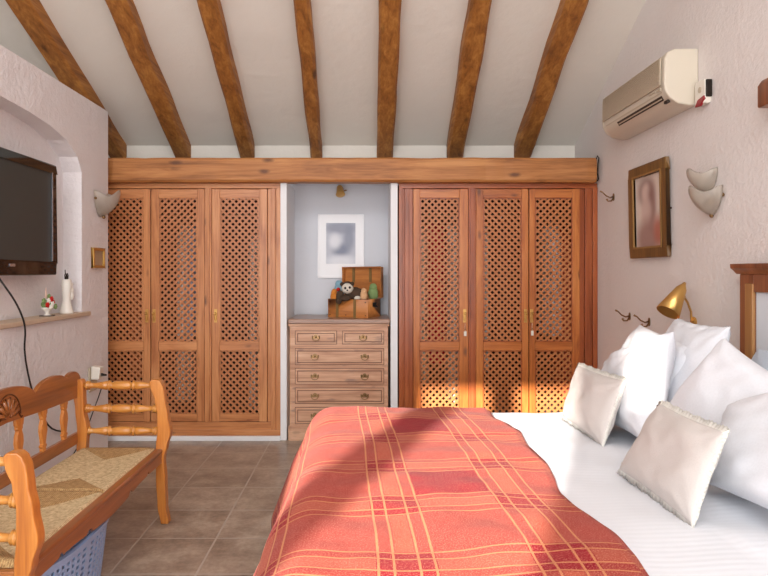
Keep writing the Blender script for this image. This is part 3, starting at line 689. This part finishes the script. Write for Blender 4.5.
s2 = thing('wall_lamp', 'pair of overlapping frosted glass shells forming an uplight on the right wall', 'lamp', (XR, 3.58, 1.69))
bowl(s2, (XR-.02, 3.50, 1.69), (-1, 0, 0), .125, .15, 'lower_glass_shell')
bowl(s2, (XR-.005, 3.57, 1.815), (-1, 0, 0), .115, .13, 'upper_glass_shell')
MB().ball((XR-.03, 3.50, 1.685), .011).ball((XR-.015, 3.42, 1.79), .011).ball((XR-.02, 3.50, 1.905), .010).build('brass_fitting', 'brassd', s2, smooth=True)
MB().lathe([(0, .045), (.012, .045), (.02, .03), (.05, .014)], (XR, 3.53, 1.76), (-1, 0, 0)).build('lamp_holder', 'brassd', s2)

# coat hooks
hk = None
for (y, z, lb_) in ((4.95, 1.955, 'brass coat hook high on the right wall beside the wardrobe'),
                    (4.65, 1.06, 'low brass coat hook on the right wall, the one nearer the wardrobe'),
                    (4.33, 1.045, 'low brass coat hook on the right wall, the one nearer the brass lamp')):
    if hk is None:
        hk = thing('coat_hook', lb_, 'hook', (XR, y, z), group='brass hooks on the right wall')
        MB().prism([(.014*math.cos(k*PI/6), .028*math.sin(k*PI/6)) for k in range(12)], (XR, y, z), (0, 1, 0), (0, 0, 1), (-.006, 0, 0)).build('back_plate', 'brassd', hk)
        MB().tube([(XR-.004, y, z+.004), (XR-.03, y, z-.004), (XR-.06, y, z+.01), (XR-.085, y, z+.035), (XR-.105, y, z+.045)], [.006, .005, .005, .005, .007]).tube([(XR-.004, y, z-.008), (XR-.02, y, z-.03), (XR-.045, y, z-.032), (XR-.055, y, z-.015)], [.006, .005, .005, .008]).build('hook_arm', 'brassd', hk, smooth=True)
    else: dup(hk, (XR, y, z), lb_)

# brass reading lamp
rd = thing('reading_lamp', 'brass cone reading lamp on the right wall above the white pillows', 'lamp', (XR, 3.74, 1.06))
MB().lathe([(0, .03), (.01, .03), (.016, .018)], (XR, 3.74, 1.09), (-1, 0, 0)).build('wall_plate', 'brass', rd)
MB().tube([(XR-.01, 3.74, 1.09), (XR-.02, 3.735, 1.10), (XR-.025, 3.73, 1.15), (XR-.05, 3.72, 1.205), (XR-.075, 3.71, 1.235)], .0065).build('arm', 'brass', rd)
ap = V((XR-.075, 3.70, 1.318)); dn = V((-.130, -.05, -.182)).normalized()
MB().lathe([(0, .008), (.018, .014), (.045, .030), (.21, .066), (.211, .062), (.045, .026)], ap, dn, 28).build('shade', 'brass', rd, smooth=True)
MB().ball(ap+dn*.10+V((.038, 0, .0)), .012).build('knuckle', 'brass', rd, smooth=True)

# ------------------------------------------------------------------ television and its neighbours
tv = thing('television', 'flat black television mounted in the arched recess of the left wall', 'television', (XL-.10, 3.72, 1.36))
y0, y1, z0, z1 = 3.16, 4.25, 1.36, 2.08; xf = -2.03
fr_ = MB().box(xf-.08, xf, y0, y1, z0, z0+.085).box(xf-.08, xf, y0, y1, z1-.05, z1).box(xf-.08, xf, y0, y0+.055, z0+.085, z1-.05).box(xf-.08, xf, y1-.055, y1, z0+.085, z1-.05)
fr_.build('bezel', 'black', tv, bevel=.010, seg=3)
MB().box(xf-.075, xf-.008, y0+.05, y1-.05, z0+.08, z1-.045).build('screen', 'screen', tv)
MB().box(xf-.004, xf+.003, y1-.064, y1-.056, z0+.09, z1-.055).box(xf-.004, xf+.003, y0+.056, y0+.064, z0+.09, z1-.055).build('silver_edge', 'silver', tv)
MB().box(xf-.001, xf+.002, 3.68, 3.74, z0+.052, z0+.068).build('badge', 'silver', tv)
MB().box(XL-D, xf-.07, 3.5, 3.9, 1.55, 1.9).build('wall_bracket', 'iron', tv)
kn = [(-2.09, 3.62, 1.40), (-2.05, 3.62, 1.34), (-1.99, 3.66, 1.22), (-1.965, 3.70, 1.12), (-1.965, 3.73, 1.04), (-1.99, 3.77, .93), (-2.0, 3.82, .80), (-2.0, 3.88, .66), (-2.0, 3.97, .52), (-2.0, 4.12, .38), (-2.0, 4.35, .30)]
cp_ = []
for k in range(len(kn)-1):
    p0, p1, p2, p3 = [V(kn[max(0, min(len(kn)-1, k+q))]) for q in (-1, 0, 1, 2)]
    for t in (0, .25, .5, .75): cp_.append(.5*((2*p1)+(p2-p0)*t+(2*p0-5*p1+4*p2-p3)*t*t+(3*p1-p0-3*p2+p3)*t**3))
tag(MB().tube(cp_, .0055, 8).build('television_cable', 'cable', smooth=True),
    'black cable hanging down the wall below the television', 'cable')
# socket with plug
so = thing('wall_socket', 'cream socket block with a plug on the wall behind the bench', 'socket', (XL, 4.78, .60))
MB().box(XL, XL+.012, 4.70, 4.84, .50, .68).build('cover_plate', 'acg', so, bevel=.004)
MB().prism([(0, 0), (.06, 0), (.07, .09), (.0, .10)], (XL+.012, 4.72, .59), (1, 0, 0), (0, 0, 1), (0, .07, 0)).build('adaptor', 'wplast', so, bevel=.008)
MB().cyl((XL+.07, 4.755, .625), (XL+.115, 4.755, .62), .012, .006).build('plug', 'iron', so)
MB().tube([(XL+.06, 4.82, .54), (XL+.03, 4.82, .45), (XL+.01, 4.76, .34), (XL+.008, 4.62, .20), (XL+.008, 4.4, .10)], .004).build('flex', 'cable', so)
# small gilt frame
gf = thing('picture', 'tiny gilt framed picture on the television wall near its end', 'picture', (XL, 4.865, 1.41))
y0, y1, z0, z1 = 4.755, 4.965, 1.41, 1.56
MB().box(XL, XL+.022, y0, y1, z0, z0+.02).box(XL, XL+.022, y0, y1, z1-.02, z1).box(XL, XL+.022, y0, y0+.02, z0, z1).box(XL, XL+.022, y1-.02, y1, z0, z1).build('frame', 'gold', gf, bevel=.004)
MB().box(XL, XL+.008, y0+.018, y1-.018, z0+.018, z1-.018).build('image', plain('old_print', (176, 150, 122), .5, nz=.3), gf)
# flower ornament on ledge
zl = 1.095
fo = thing('flower_ornament', 'small white bowl of red and white porcelain flowers on the ledge', 'ornament', (-2.055, 4.17, zl))
fx, fy = -2.055, 4.17
MB().lathe([(0, .030), (.006, .030), (.012, .014), (.025, .012), (.04, .026), (.055, .040), (.057, .036)], (fx, fy, zl), (0, 0, 1), 20).build('bowl', 'ceramic', fo, smooth=True)
MB().box(fx-.035, fx+.035, fy-.035, fy+.035, zl, zl+.006).build('stand', 'iron', fo)
for mt, pts in (('furr', [(.02, -.045, .075), (.02, .03, .085), (.03, -.01, .11), (0, .05, .07)]), ('ceramic', [(.03, .0, .08), (.02, -.03, .10), (.01, .045, .10), (.03, -.02, .06)]), ('furg', [(.0, -.05, .10), (.0, .015, .125), (.03, .04, .06)])):
    fb = MB()
    for p in pts:
        for k in range(5):
            an = k*2*PI/5; fb.ball((fx+p[0]+.004, fy+p[1]+.010*math.cos(an), zl+p[2]+.010*math.sin(an)), .009, 8, 6)
        fb.ball((fx+p[0]+.01, fy+p[1], zl+p[2]), .008, 8, 6)
    fb.build('flowers' if mt != 'furg' else 'leaves', mt, fo, smooth=True)
MB().lathe([(0, .008), (.04, .006), (.07, .001)], (fx-.005, fy-.005, zl+.115), (0, 0, 1), 10).build('pink_bud', plain('pale_pink', (232, 200, 184), .5), fo, smooth=True)
MB().ball((fx, fy, zl+.075), (.035, .045, .03)).build('foliage', 'furg', fo, smooth=True)
va = thing('vase', 'slender cream ceramic vase with a moulded figure, on the ledge by the recess edge', 'vase', (-2.055, 4.44, zl))
vx, vy = -2.055, 4.44
MB().lathe([(0, .044), (.01, .046), (.04, .038), (.09, .026), (.14, .028), (.19, .034), (.225, .031), (.235, .026)], (vx, vy, zl), (0, 0, 1), 24).build('body', 'ceramic', va, smooth=True)
MB().ball((vx+.02, vy+.03, zl+.16), (.016, .02, .024)).ball((vx+.022, vy+.028, zl+.12), (.014, .018, .03)).ball((vx+.02, vy+.03, zl+.195), (.012, .014, .015)).build('moulded_figure', 'ceramic', va, smooth=True)
MB().tube([(vx, vy-.02, zl+.235), (vx, vy-.024, zl+.265), (vx, vy-.012, zl+.275)], .004).tube([(vx, vy+.02, zl+.235), (vx, vy+.024, zl+.262), (vx, vy+.012, zl+.275)], .004).tube([(vx, vy-.01, zl+.235), (vx, vy, zl+.27), (vx, vy+.012, zl+.24)], .004).tube([(vx, vy-.018, zl+.24), (vx, vy, zl+.237), (vx, vy+.02, zl+.24)], .005).tube([(vx, vy-.016, zl+.27), (vx, vy-.02, zl+.30)], .003).build('iron_top', 'iron', va)

# ------------------------------------------------------------------ bench
bn = thing('bench', 'honey wooden settle with turned arms, shell-carved back and woven rush seat', 'bench', (-1.35, 2.85, 0))
YN, YFa = 2.10, 3.58; XF, XBk = -1.12, -1.56
def spost(path, y0, y1, xc, name, mat):
    # path: (z, dx, halfwidth)
    n = 60; L = []; R_ = []
    zs = [p[0] for p in path]
    for i in range(n+1):
        z = zs[0]+(zs[-1]-zs[0])*i/n
        k = max(j for j in range(len(path)-1) if path[j][0] <= z+1e-9); a, b_ = path[k], path[k+1]; t = (z-a[0])/(b_[0]-a[0]); t = t*t*(3-2*t)
        dx = a[1]+(b_[1]-a[1])*t; hw = a[2]+(b_[2]-a[2])*t
        L.append((xc+dx-hw, z)); R_.append((xc+dx+hw, z))
    return MB().prism(L+R_[::-1], (0, y0, 0), (1, 0, 0), (0, 0, 1), (0, y1-y0, 0)).build(name, mat, bn, bevel=.006)
front = [(0, .022, .022), (.10, .006, .024), (.25, 0, .026), (.35, -.004, .022), (.37, -.002, .022), (.42, .004, .030), (.50, .018, .037), (.60, .010, .029), (.68, -.004, .028), (.745, -.020, .036), (.775, -.030, .033), (.79, -.032, .018)]
back = [(0, -.06, .022), (.20, -.02, .024), (.40, .005, .026), (.52, .010, .028), (.62, -.004, .024), (.72, -.012, .028), (.775, -.014, .028), (.79, -.014, .018)]
for ya in (YN, YFa-.052):
    spost(front, ya, ya+.052, XF, 'front_post', 'bench'); spost(back, ya, ya+.052, XBk, 'back_post', 'bench')
    for z in (.755, .628, .505):
        x0, x1 = XBk+.010, XF-.008; L = x1-x0; kr = 1.22
        pr = [(0, .012), (.03, .013), (.045, .021), (.058, .021), (.068, .012), (.08, .021), (.092, .012), (.15, .012), (.25, .017), (.31, .021), (.325, .012), (.335, .023), (.352, .023), (.362, .012), (.40, .018), (.46, .020), (.5, .020)]
        pr2 = pr+[(1-a, r) for a, r in pr[::-1][1:]]
        MB().lathe([(a*L, r*kr) for a, r in pr2], (x0, ya+.026, z), (1, 0, 0), 16).build('spindle', 'benchX', bn, smooth=True)
# rails
n = 64; yc = (YN+YFa)/2; LY = YFa-YN-.1
bot = []
for i in range(n+1):
    t = i/n*2-1; y = yc+t*LY/2; s = abs(t)
    bot.append((y, .322-.014*math.cos(s*PI*1.5)+(.016 if .30 < s < .36 or .66 < s < .70 else 0)+(.012*(s-.8)/.2 if s > .8 else 0)))
MB().prism([(yc-LY/2, .395)]+bot+[(yc+LY/2, .395)], (XF-.02, 0, 0), (0, 1, 0), (0, 0, 1), (.028, 0, 0)).build('front_rail', 'benchY', bn, bevel=.004)
MB().box(XF-.034, XF+.012, YN+.03, YFa-.03, .385, .412).build('seat_edge', 'benchY', bn, bevel=.010, seg=3)
MB().box(XBk-.012, XBk+.012, YN+.04, YFa-.04, .36, .40).build('rear_seat_rail', 'benchY', bn, bevel=.004)
for ya in (YN+.012, YFa-.04, ): MB().box(XBk, XF, ya, ya+.028, .34, .398).build('side_rail', 'benchY', bn, bevel=.004)
MB().box(XBk, XF-.02, yc-.012, yc+.012, .36, .395).build('middle_rail', 'benchY', bn, bevel=.003)
for k, (ya, yb_) in enumerate(((YN+.045, yc-.006), (yc+.006, YFa-.045))):
    cx, cy = (XBk+.015+XF-.03)/2, (ya+yb_)/2; hx, hy = (XF-.03-XBk-.015)/2, (yb_-ya)/2
    mt = rush_mat('woven_rush', cx+1.35, cy-2.85, hx, hy)
    def fn(a, b_, cx=cx, cy=cy, hx=hx, hy=hy):
        u, v_ = a*2-1, b_*2-1; e = max(abs(u), abs(v_)); z = .413-.012*(1-e**4)-(.018 if e > .999 else 0)
        d = abs(abs(u)*hx-hx-(abs(v_)*hy-hy)); z -= .004*math.exp(-(d/.012)**2)
        return (cx+u*hx, cy+v_*hy, z)
    MB().grid(fn, 40, 60).build('rush_seat', mt, bn, smooth=True, solid=.02)
# back: crest with lobes, carved shell, lower rail, vase splats
XC = -1.585
crest = []
def lobe(y):
    s = abs(y-yc); z = .78
    for c_, hw, pk in ((0, .255, .868), (.42, .185, .853), (.64, .095, .842)):
        if abs(s-c_) < hw: z = max(z, .775+(pk-.775)*math.sqrt(max(0, 1-((s-c_)/hw)**2)))
    return z
ys = [YN+.01+(YFa-.02-YN)*i/120 for i in range(121)]
MB().prism([(y, lobe(y)) for y in ys]+[(ys[-1], .69), (yc+.3, .70), (yc, .715), (yc-.3, .70), (ys[0], .69)], (XC-.012, 0, 0), (0, 1, 0), (0, 0, 1), (.024, 0, 0)).build('crest_rail', 'benchY', bn, bevel=.004)
sh = MB()
for k in range(7):
    an = math.radians(90+(k-3)*24); L_ = .085
    c_ = V((XC+.013, yc, .735)); d = V((0, math.cos(an), math.sin(an)))
    sh.tube([c_+d*.015, c_+d*L_*.5+V((.003, 0, 0)), c_+d*L_], [.004, .009, .010], 8)
sh.build('carved_shell', 'benchY', bn, smooth=True)
gv = MB()
for k in range(8):
    an = math.radians(90+(k-3.5)*24); d = V((0, math.cos(an), math.sin(an))); c_ = V((XC+.0135, yc, .735))
    gv.tube([c_+d*.02, c_+d*.092], .0035, 6)
arc = [V((XC+.0135, yc+.104*math.cos(math.radians(a)), .735+.104*math.sin(math.radians(a)))) for a in range(0, 181, 12)]
gv.tube(arc, .0032, 6)
for s in (1, -1): gv.tube([V((XC+.0135, yc+s*(.06+.02*t), .735+.018*math.sin(t*1.8))) for t in [0, .5, 1, 1.5, 2, 2.5, 3]], .0035, 6)
gv.build('carved_groove', 'carve', bn)
MB().box(XC-.011, XC+.013, YN+.02, YFa-.02, .438, .500).build('lower_back_rail', 'benchY', bn, bevel=.005)
for k in range(6):
    y = yc+(k-2.5)*.222
    pf_ = [(.495, .016), (.515, .016), (.52, .024), (.53, .024), (.535, .014), (.56, .019), (.60, .030), (.63, .026), (.655, .014), (.662, .022), (.675, .022), (.68, .028), (.715, .034)]
    MB().prism([(-w_, z) for z, w_ in pf_]+[(w_, z) for z, w_ in pf_[::-1]], (XC-.010, y, 0), (0, 1, 0), (0, 0, 1), (.020, 0, 0)).build('splat', 'bench', bn, bevel=.004)

# basket under the bench
bk = thing('laundry_basket', 'blue-grey perforated plastic basket on the floor under the bench', 'basket', (-1.41, 2.56, 0))
bcx, bcy = -1.355, 2.66
def bpt(a, z, off=0):
    t = z/.30; rx_, ry_ = .185+.035*t+off, .38+.03*t+off
    c_, s_ = math.cos(a), math.sin(a); e = .75
    return (bcx+rx_*math.copysign(abs(c_)**e, c_), bcy+ry_*math.copysign(abs(s_)**e, s_), z)
mb = MB(); NA, NZ = 72, 9; zb0, zt0 = .035, .265
for i in range(NA):
    for j in range(NZ):
        a0, a1 = 2*PI*i/NA, 2*PI*(i+1)/NA; za, zc_ = zb0+(zt0-zb0)*j/NZ, zb0+(zt0-zb0)*(j+1)/NZ
        da, dz = (a1-a0)*.24, (zc_-za)*.22
        o_ = [bpt(a0, za), bpt(a1, za), bpt(a1, zc_), bpt(a0, zc_)]; q = [bpt(a0+da, za+dz), bpt(a1-da, za+dz), bpt(a1-da, zc_-dz), bpt(a0+da, zc_-dz)]
        mb.add(o_+q, [(0, 1, 5, 4), (1, 2, 6, 5), (2, 3, 7, 6), (3, 0, 4, 7)])
mb.build('perforated_wall', 'basket', bk, solid=.004)
mb = MB()
mb.grid(lambda a, b_: bpt(2*PI*a, .265+.035*b_, .004), 72, 2).grid(lambda a, b_: bpt(2*PI*a, .290+.008*b_, .012), 72, 1)
mb.build('rim', 'basket', bk, solid=.008)
mb = MB().grid(lambda a, b_: bpt(2*PI*a, .002+.033*b_), 72, 2); mb.add([bpt(2*PI*i/72, .004) for i in range(72)], [tuple(range(72))]); mb.build('base', 'basket', bk, solid=.004)

# ------------------------------------------------------------------ bed
bed = thing('bed', 'double bed with a dark wooden headboard against the right wall', 'bed', (.8, 2.45, 0))
BX0, BX1, BY0, BY1 = -.20, 1.80, 1.42, 3.36
MB().box(BX0+.03, BX1, BY0+.03, BY1-.03, .12, .34).build('base', 'bedb', bed, bevel=.02)
for x in (BX0+.12, BX1-.1):
    for y in (BY0+.12, BY1-.12): MB().lathe([(0, .02), (.12, .03)], (x, y, 0), (0, 0, 1)).build('leg', 'head', bed)
MB().box(BX0, BX1, BY0, BY1, .34, .585).build('mattress', 'matt', bed, bevel=.05, seg=4)
HX0, HX1 = 1.835, 1.885
Hh_ = MB().box(HX0+.015, HX0+.03, 1.50, 3.06, .58, 1.29).build('headboard', 'blueP', bed)
for ya in (3.05, 1.40): MB().box(HX0, HX1, ya, ya+.11, .0, 1.37).build('post', 'head', Hh_, bevel=.004)
for ya in (3.045, 1.455): MB().box(HX0-.008, HX0+.01, ya, ya+.06, .10, 1.325).build('post_face', 'headl', Hh_, bevel=.004)
MB().box(HX0, HX1, 1.51, 3.05, 1.285, 1.37).build('rail', 'head', Hh_, bevel=.004)
MB().box(HX0+.01, HX1-.01, 1.51, 3.05, .25, .60).build('rail', 'head', Hh_, bevel=.004)
MB().prism([(0, 0), (-.018, .02), (-.030, .028), (-.032, .05), (.07, .05), (.07, 0)], (HX0, 1.36, 1.37), (1, 0, 0), (0, 0, 1), (0, 1.83, 0)).build('cornice', 'head', Hh_, bevel=.003)

def fall(a, r):       # arc-length a past the start of a rounded edge -> (outward, drop)
    if a <= 0: return a, 0
    if a < r*PI/2: return r*math.sin(a/r), r*(1-math.cos(a/r))
    e = a-r*PI/2; return r+e*.36, r+e*.95
def cloth(u, v_, top, ex, ey0, ey1, r, puff, seed, thick):
    # u = X on the flat (decreasing past the foot), v_ = Y on the flat
    ox, dx = fall(ex+r-u, r); x = (ex+r-ox)
    if v_ > ey1-r: oy, dy = fall(v_-(ey1-r), r); y = ey1-r+oy
    elif v_ < ey0+r: oy, dy = fall(ey0+r-v_, r); y = ey0+r-oy
    else: y = v_; dy = 0
    m = math.sqrt(dx*dx+dy*dy) if (dx > 0 and dy > 0) else dx+dy
    z = top-m
    n1 = noise.noise(V((x*2.2+seed, y*2.0, seed)))*puff+noise.noise(V((x*6+seed, y*5, seed+4)))*puff*.35
    z += n1*(1 if m < .1 else .3)
    hang = min(1, m/.25)
    x -= hang*(.015*math.sin(v_*9+seed)+.02*math.sin(v_*4.1+1))*(1 if dx > 0 else 0)
    y += hang*(.015*math.sin(u*11+seed))*(1 if dy > 0 else 0)
    return x, y, z
TOP = .650
# white duvet
def fd(a, b_):
    u = BX0-.35+(1.79-(BX0-.35))*a; v_ = 1.02+(3.82-1.02)*b_
    x, y, z = cloth(u, v_, TOP-.005, -.225, 1.40, 3.445, .085, .018, 3, 0)
    if u > 1.0: z += .012*math.sin(y*14+x*9)*.5
    return (x, y, max(z, .2))
mb = MB(); mb.grid(fd, 110, 130, lambda a, b_: (a*2.3, b_*2.8)); o = mb.build('duvet', 'duvet', smooth=True, solid=.015)
tag(o, 'white duvet with fine woven stripes spread over the bed', 'duvet')
# plaid blanket across the foot half
def edge_u(v_): return .665+.015*math.sin(v_*5.2)+.012*math.sin(v_*11+1)-max(0, v_-3.3)*.12
def fb(a, b_):
    v_ = .98+(3.78-.98)*b_; ue = edge_u(v_)
    u = -.78+(ue+.78)*a
    x, y, z = cloth(u, v_, TOP+.024, -.285, 1.37, 3.475, .14, .018, 3, 0)
    x2 = x; z += .006*noise.noise(V((x*9, y*9, 8)))
    if a > .985: z -= .012
    # soft crests running across the cloth
    return (x2, y, max(z, .03))
def ub(a, b_):
    v_ = .98+(3.78-.98)*b_; u = -.78+(edge_u(v_)+.78)*a
    return (u+.03*(v_-2.5)+.006*math.sin(v_*2.3)+.004*math.sin(v_*6+1), v_+.018*math.sin(u*5+v_)+.006*math.sin(u*13))
mb = MB(); mb.grid(fb, 120, 170, ub); o = mb.build('blanket', 'plaid', smooth=True, solid=.010)
tag(o, 'red and orange plaid wool blanket with cream lines over the foot of the bed', 'blanket')

# pillows: four corners (bottom-left, bottom-right, top-right, top-left seen from the foot), thickness
def pillow(name, label, cat, cs, th, mat, group, fringe=None, seed=0, pinch=.07, ruche=False):
    c = [V(p) for p in cs]; ctr = sum(c, V())/4
    nrm = (c[1]-c[0]).cross(c[3]-c[0]).normalized()
    if nrm.x > 0: nrm = -nrm
    n = 36; vs = []; fs = []
    def base(u, v_):
        a, b_ = (u+1)/2, (v_+1)/2
        return c[0]*(1-a)*(1-b_)+c[1]*a*(1-b_)+c[2]*a*b_+c[3]*(1-a)*b_
    def pt(i, j, side):
        u, v_ = math.sin((i/n-.5)*PI), math.sin((j/n-.5)*PI)
        uu = u*(1-pinch*(1-v_*v_)*abs(u)**2); vv = v_*(1-pinch*(1-u*u)*abs(v_)**2)
        p = base(uu, vv)
        t = th*.5*(max(0, (1-abs(u)**2.6)*(1-abs(v_)**2.6)))**.42
        wr = noise.noise(V((u*1.6+seed*3, v_*1.6, seed+side*5)))*.14+noise.noise(V((u*4+seed*3, v_*4, seed+side*5)))*.07
        # creases running out of the corners
        for cu, cv in ((1, 1), (-1, 1), (1, -1), (-1, -1)):
            du, dv = cu-u, cv-v_; r = math.hypot(du, dv); an = math.atan2(dv*cv, du*cu)
            wr += .05*math.sin(an*9+seed)*math.exp(-(r/.7)**2)
        t *= 1+wr*1.6
        if ruche and v_ > .82: t *= 1+.18*math.sin(u*60)
        return p+nrm*(t*side)
    idx = {}
    for side in (1, -1):
        for j in range(n+1):
            for i in range(n+1):
                edge = i in (0, n) or j in (0, n)
                if side == -1 and edge: idx[(side, i, j)] = idx[(1, i, j)]; continue
                idx[(side, i, j)] = len(vs); vs.append(pt(i, j, side))
    for side in (1, -1):
        for j in range(n):
            for i in range(n):
                f = (idx[(side, i, j)], idx[(side, i+1, j)], idx[(side, i+1, j+1)], idx[(side, i, j+1)]); fs.append(f if side > 0 else f[::-1])
    if fringe or ruche:
        t = thing(name, label, cat, tuple(V((ctr.x, ctr.y, min(p.z for p in c)))), group=group)
        o = MB().add(vs, fs).build('cover', mat, t, smooth=True)
        ring = [base(*q) for q in [(-1+2*k/40*1, -1) for k in range(40)]+[(1, -1+2*k/40) for k in range(40)]+[(1-2*k/40, 1) for k in range(40)]+[(-1, 1-2*k/40) for k in range(40)]]
        par = [(-1+2*k/40, -1) for k in range(40)]+[(1, -1+2*k/40) for k in range(40)]+[(1-2*k/40, 1) for k in range(40)]+[(-1, 1-2*k/40) for k in range(40)]
        N_ = 320; fr = MB(); vs2 = []; fs2 = []
        fwid = fringe or .006
        for k in range(N_):
            t_ = k/N_*160; i0 = int(t_); f_ = t_-i0; a, b_ = par[i0 % 160], par[(i0+1) % 160]
            u, v_ = a[0]+(b_[0]-a[0])*f_, a[1]+(b_[1]-a[1])*f_
            ui, vi = u*(1-pinch*(1-v_*v_)*abs(u)**2), v_*(1-pinch*(1-u*u)*abs(v_)**2)
            p = base(ui, vi); od = (p-ctr); od -= nrm*od.dot(nrm)
            # outward = perpendicular to the nearest edge
            o1 = (base(1, 0)-base(-1, 0)).normalized()*(1 if u > .999 else -1 if u < -.999 else u**7)
            o2 = (base(0, 1)-base(0, -1)).normalized()*(1 if v_ > .999 else -1 if v_ < -.999 else v_**7)
            od = (o1+o2).normalized()
            wig = (.0022*math.sin(k*1.9)+.002*math.sin(k*.47))*(1 if fringe else .6)
            vs2 += [p-od*.012+nrm*.006, p+od*(fwid+wig)+nrm*(wig), p-od*.012-nrm*.006]
        for k in range(N_):
            k2 = (k+1) % N_; fs2 += [(k*3, k*3+1, k2*3+1, k2*3), (k*3+1, k*3+2, k2*3+2, k2*3+1)]
        fr.add(vs2, fs2).build('fringe' if fringe else 'ruched_edge', 'fringe' if fringe else mat, t, smooth=True)
        return t
    o = MB().add(vs, fs).build(name, mat, smooth=True); return tag(o, label, cat, group)
G1 = 'white bed pillows'
pillow('pillow', 'pale blue-white pillow showing low in front of the headboard panel', 'pillow',
       [(1.62, 2.95, .70), (1.62, 2.30, .70), (1.80, 2.28, 1.03), (1.80, 2.95, 1.03)], .12, 'blueL', G1, seed=1)
pillow('pillow', 'white pillow rising to a point at the far left, behind the others', 'pillow',
       [(1.22, 3.40, .72), (1.26, 2.80, .72), (1.47, 2.75, 1.05), (1.46, 3.42, 1.10)], .17, 'lin', G1, seed=2)
pillow('pillow', 'tall white pillow with a ruched top edge below the brass lamp', 'pillow',
       [(1.30, 3.10, .70), (1.34, 2.60, .70), (1.55, 2.74, 1.145), (1.54, 3.18, 1.15)], .16, 'lin', G1, seed=3, ruche=True)
pillow('pillow', 'plump white pillow with a sharp top corner, standing between the two oatmeal cushions', 'pillow',
       [(1.10, 3.16, .69), (1.12, 2.52, .69), (1.34, 2.80, 1.12), (1.26, 3.28, .92)], .20, 'lin', G1, seed=4)
pillow('pillow', 'creased white pillow slumped with its corner up in front of the ruched pillow', 'pillow',
       [(1.14, 2.60, .72), (1.24, 1.98, .70), (1.44, 2.06, .98), (1.36, 2.44, 1.13)], .18, 'lin', G1, seed=5)
pillow('pillow', 'largest white pillow, nearest the camera, running off the right edge of the photo', 'pillow',
       [(1.12, 2.10, .69), (1.16, 1.46, .70), (1.48, 1.52, 1.22), (1.22, 2.16, .93)], .20, 'lin', G1, seed=6)
G2 = 'oatmeal linen cushions with fringed edges'
pillow('cushion', 'small oatmeal fringed cushion at the far side of the bed, beside the wardrobe', 'cushion',
       [(.985, 3.20, .662), (.985, 2.67, .662), (1.085, 2.69, .925), (1.06, 3.20, .918)], .10, 'linen', G2, fringe=.018, seed=7, pinch=.05)
pillow('cushion', 'small oatmeal fringed cushion nearest the camera, in front of the large pillow', 'cushion',
       [(.925, 2.34, .662), (.93, 1.83, .662), (1.035, 1.85, .92), (1.06, 2.31, .908)], .10, 'linen', G2, fringe=.018, seed=8, pinch=.05)
for o in bpy.data.objects:
    if '_o' in o: del o['_o']
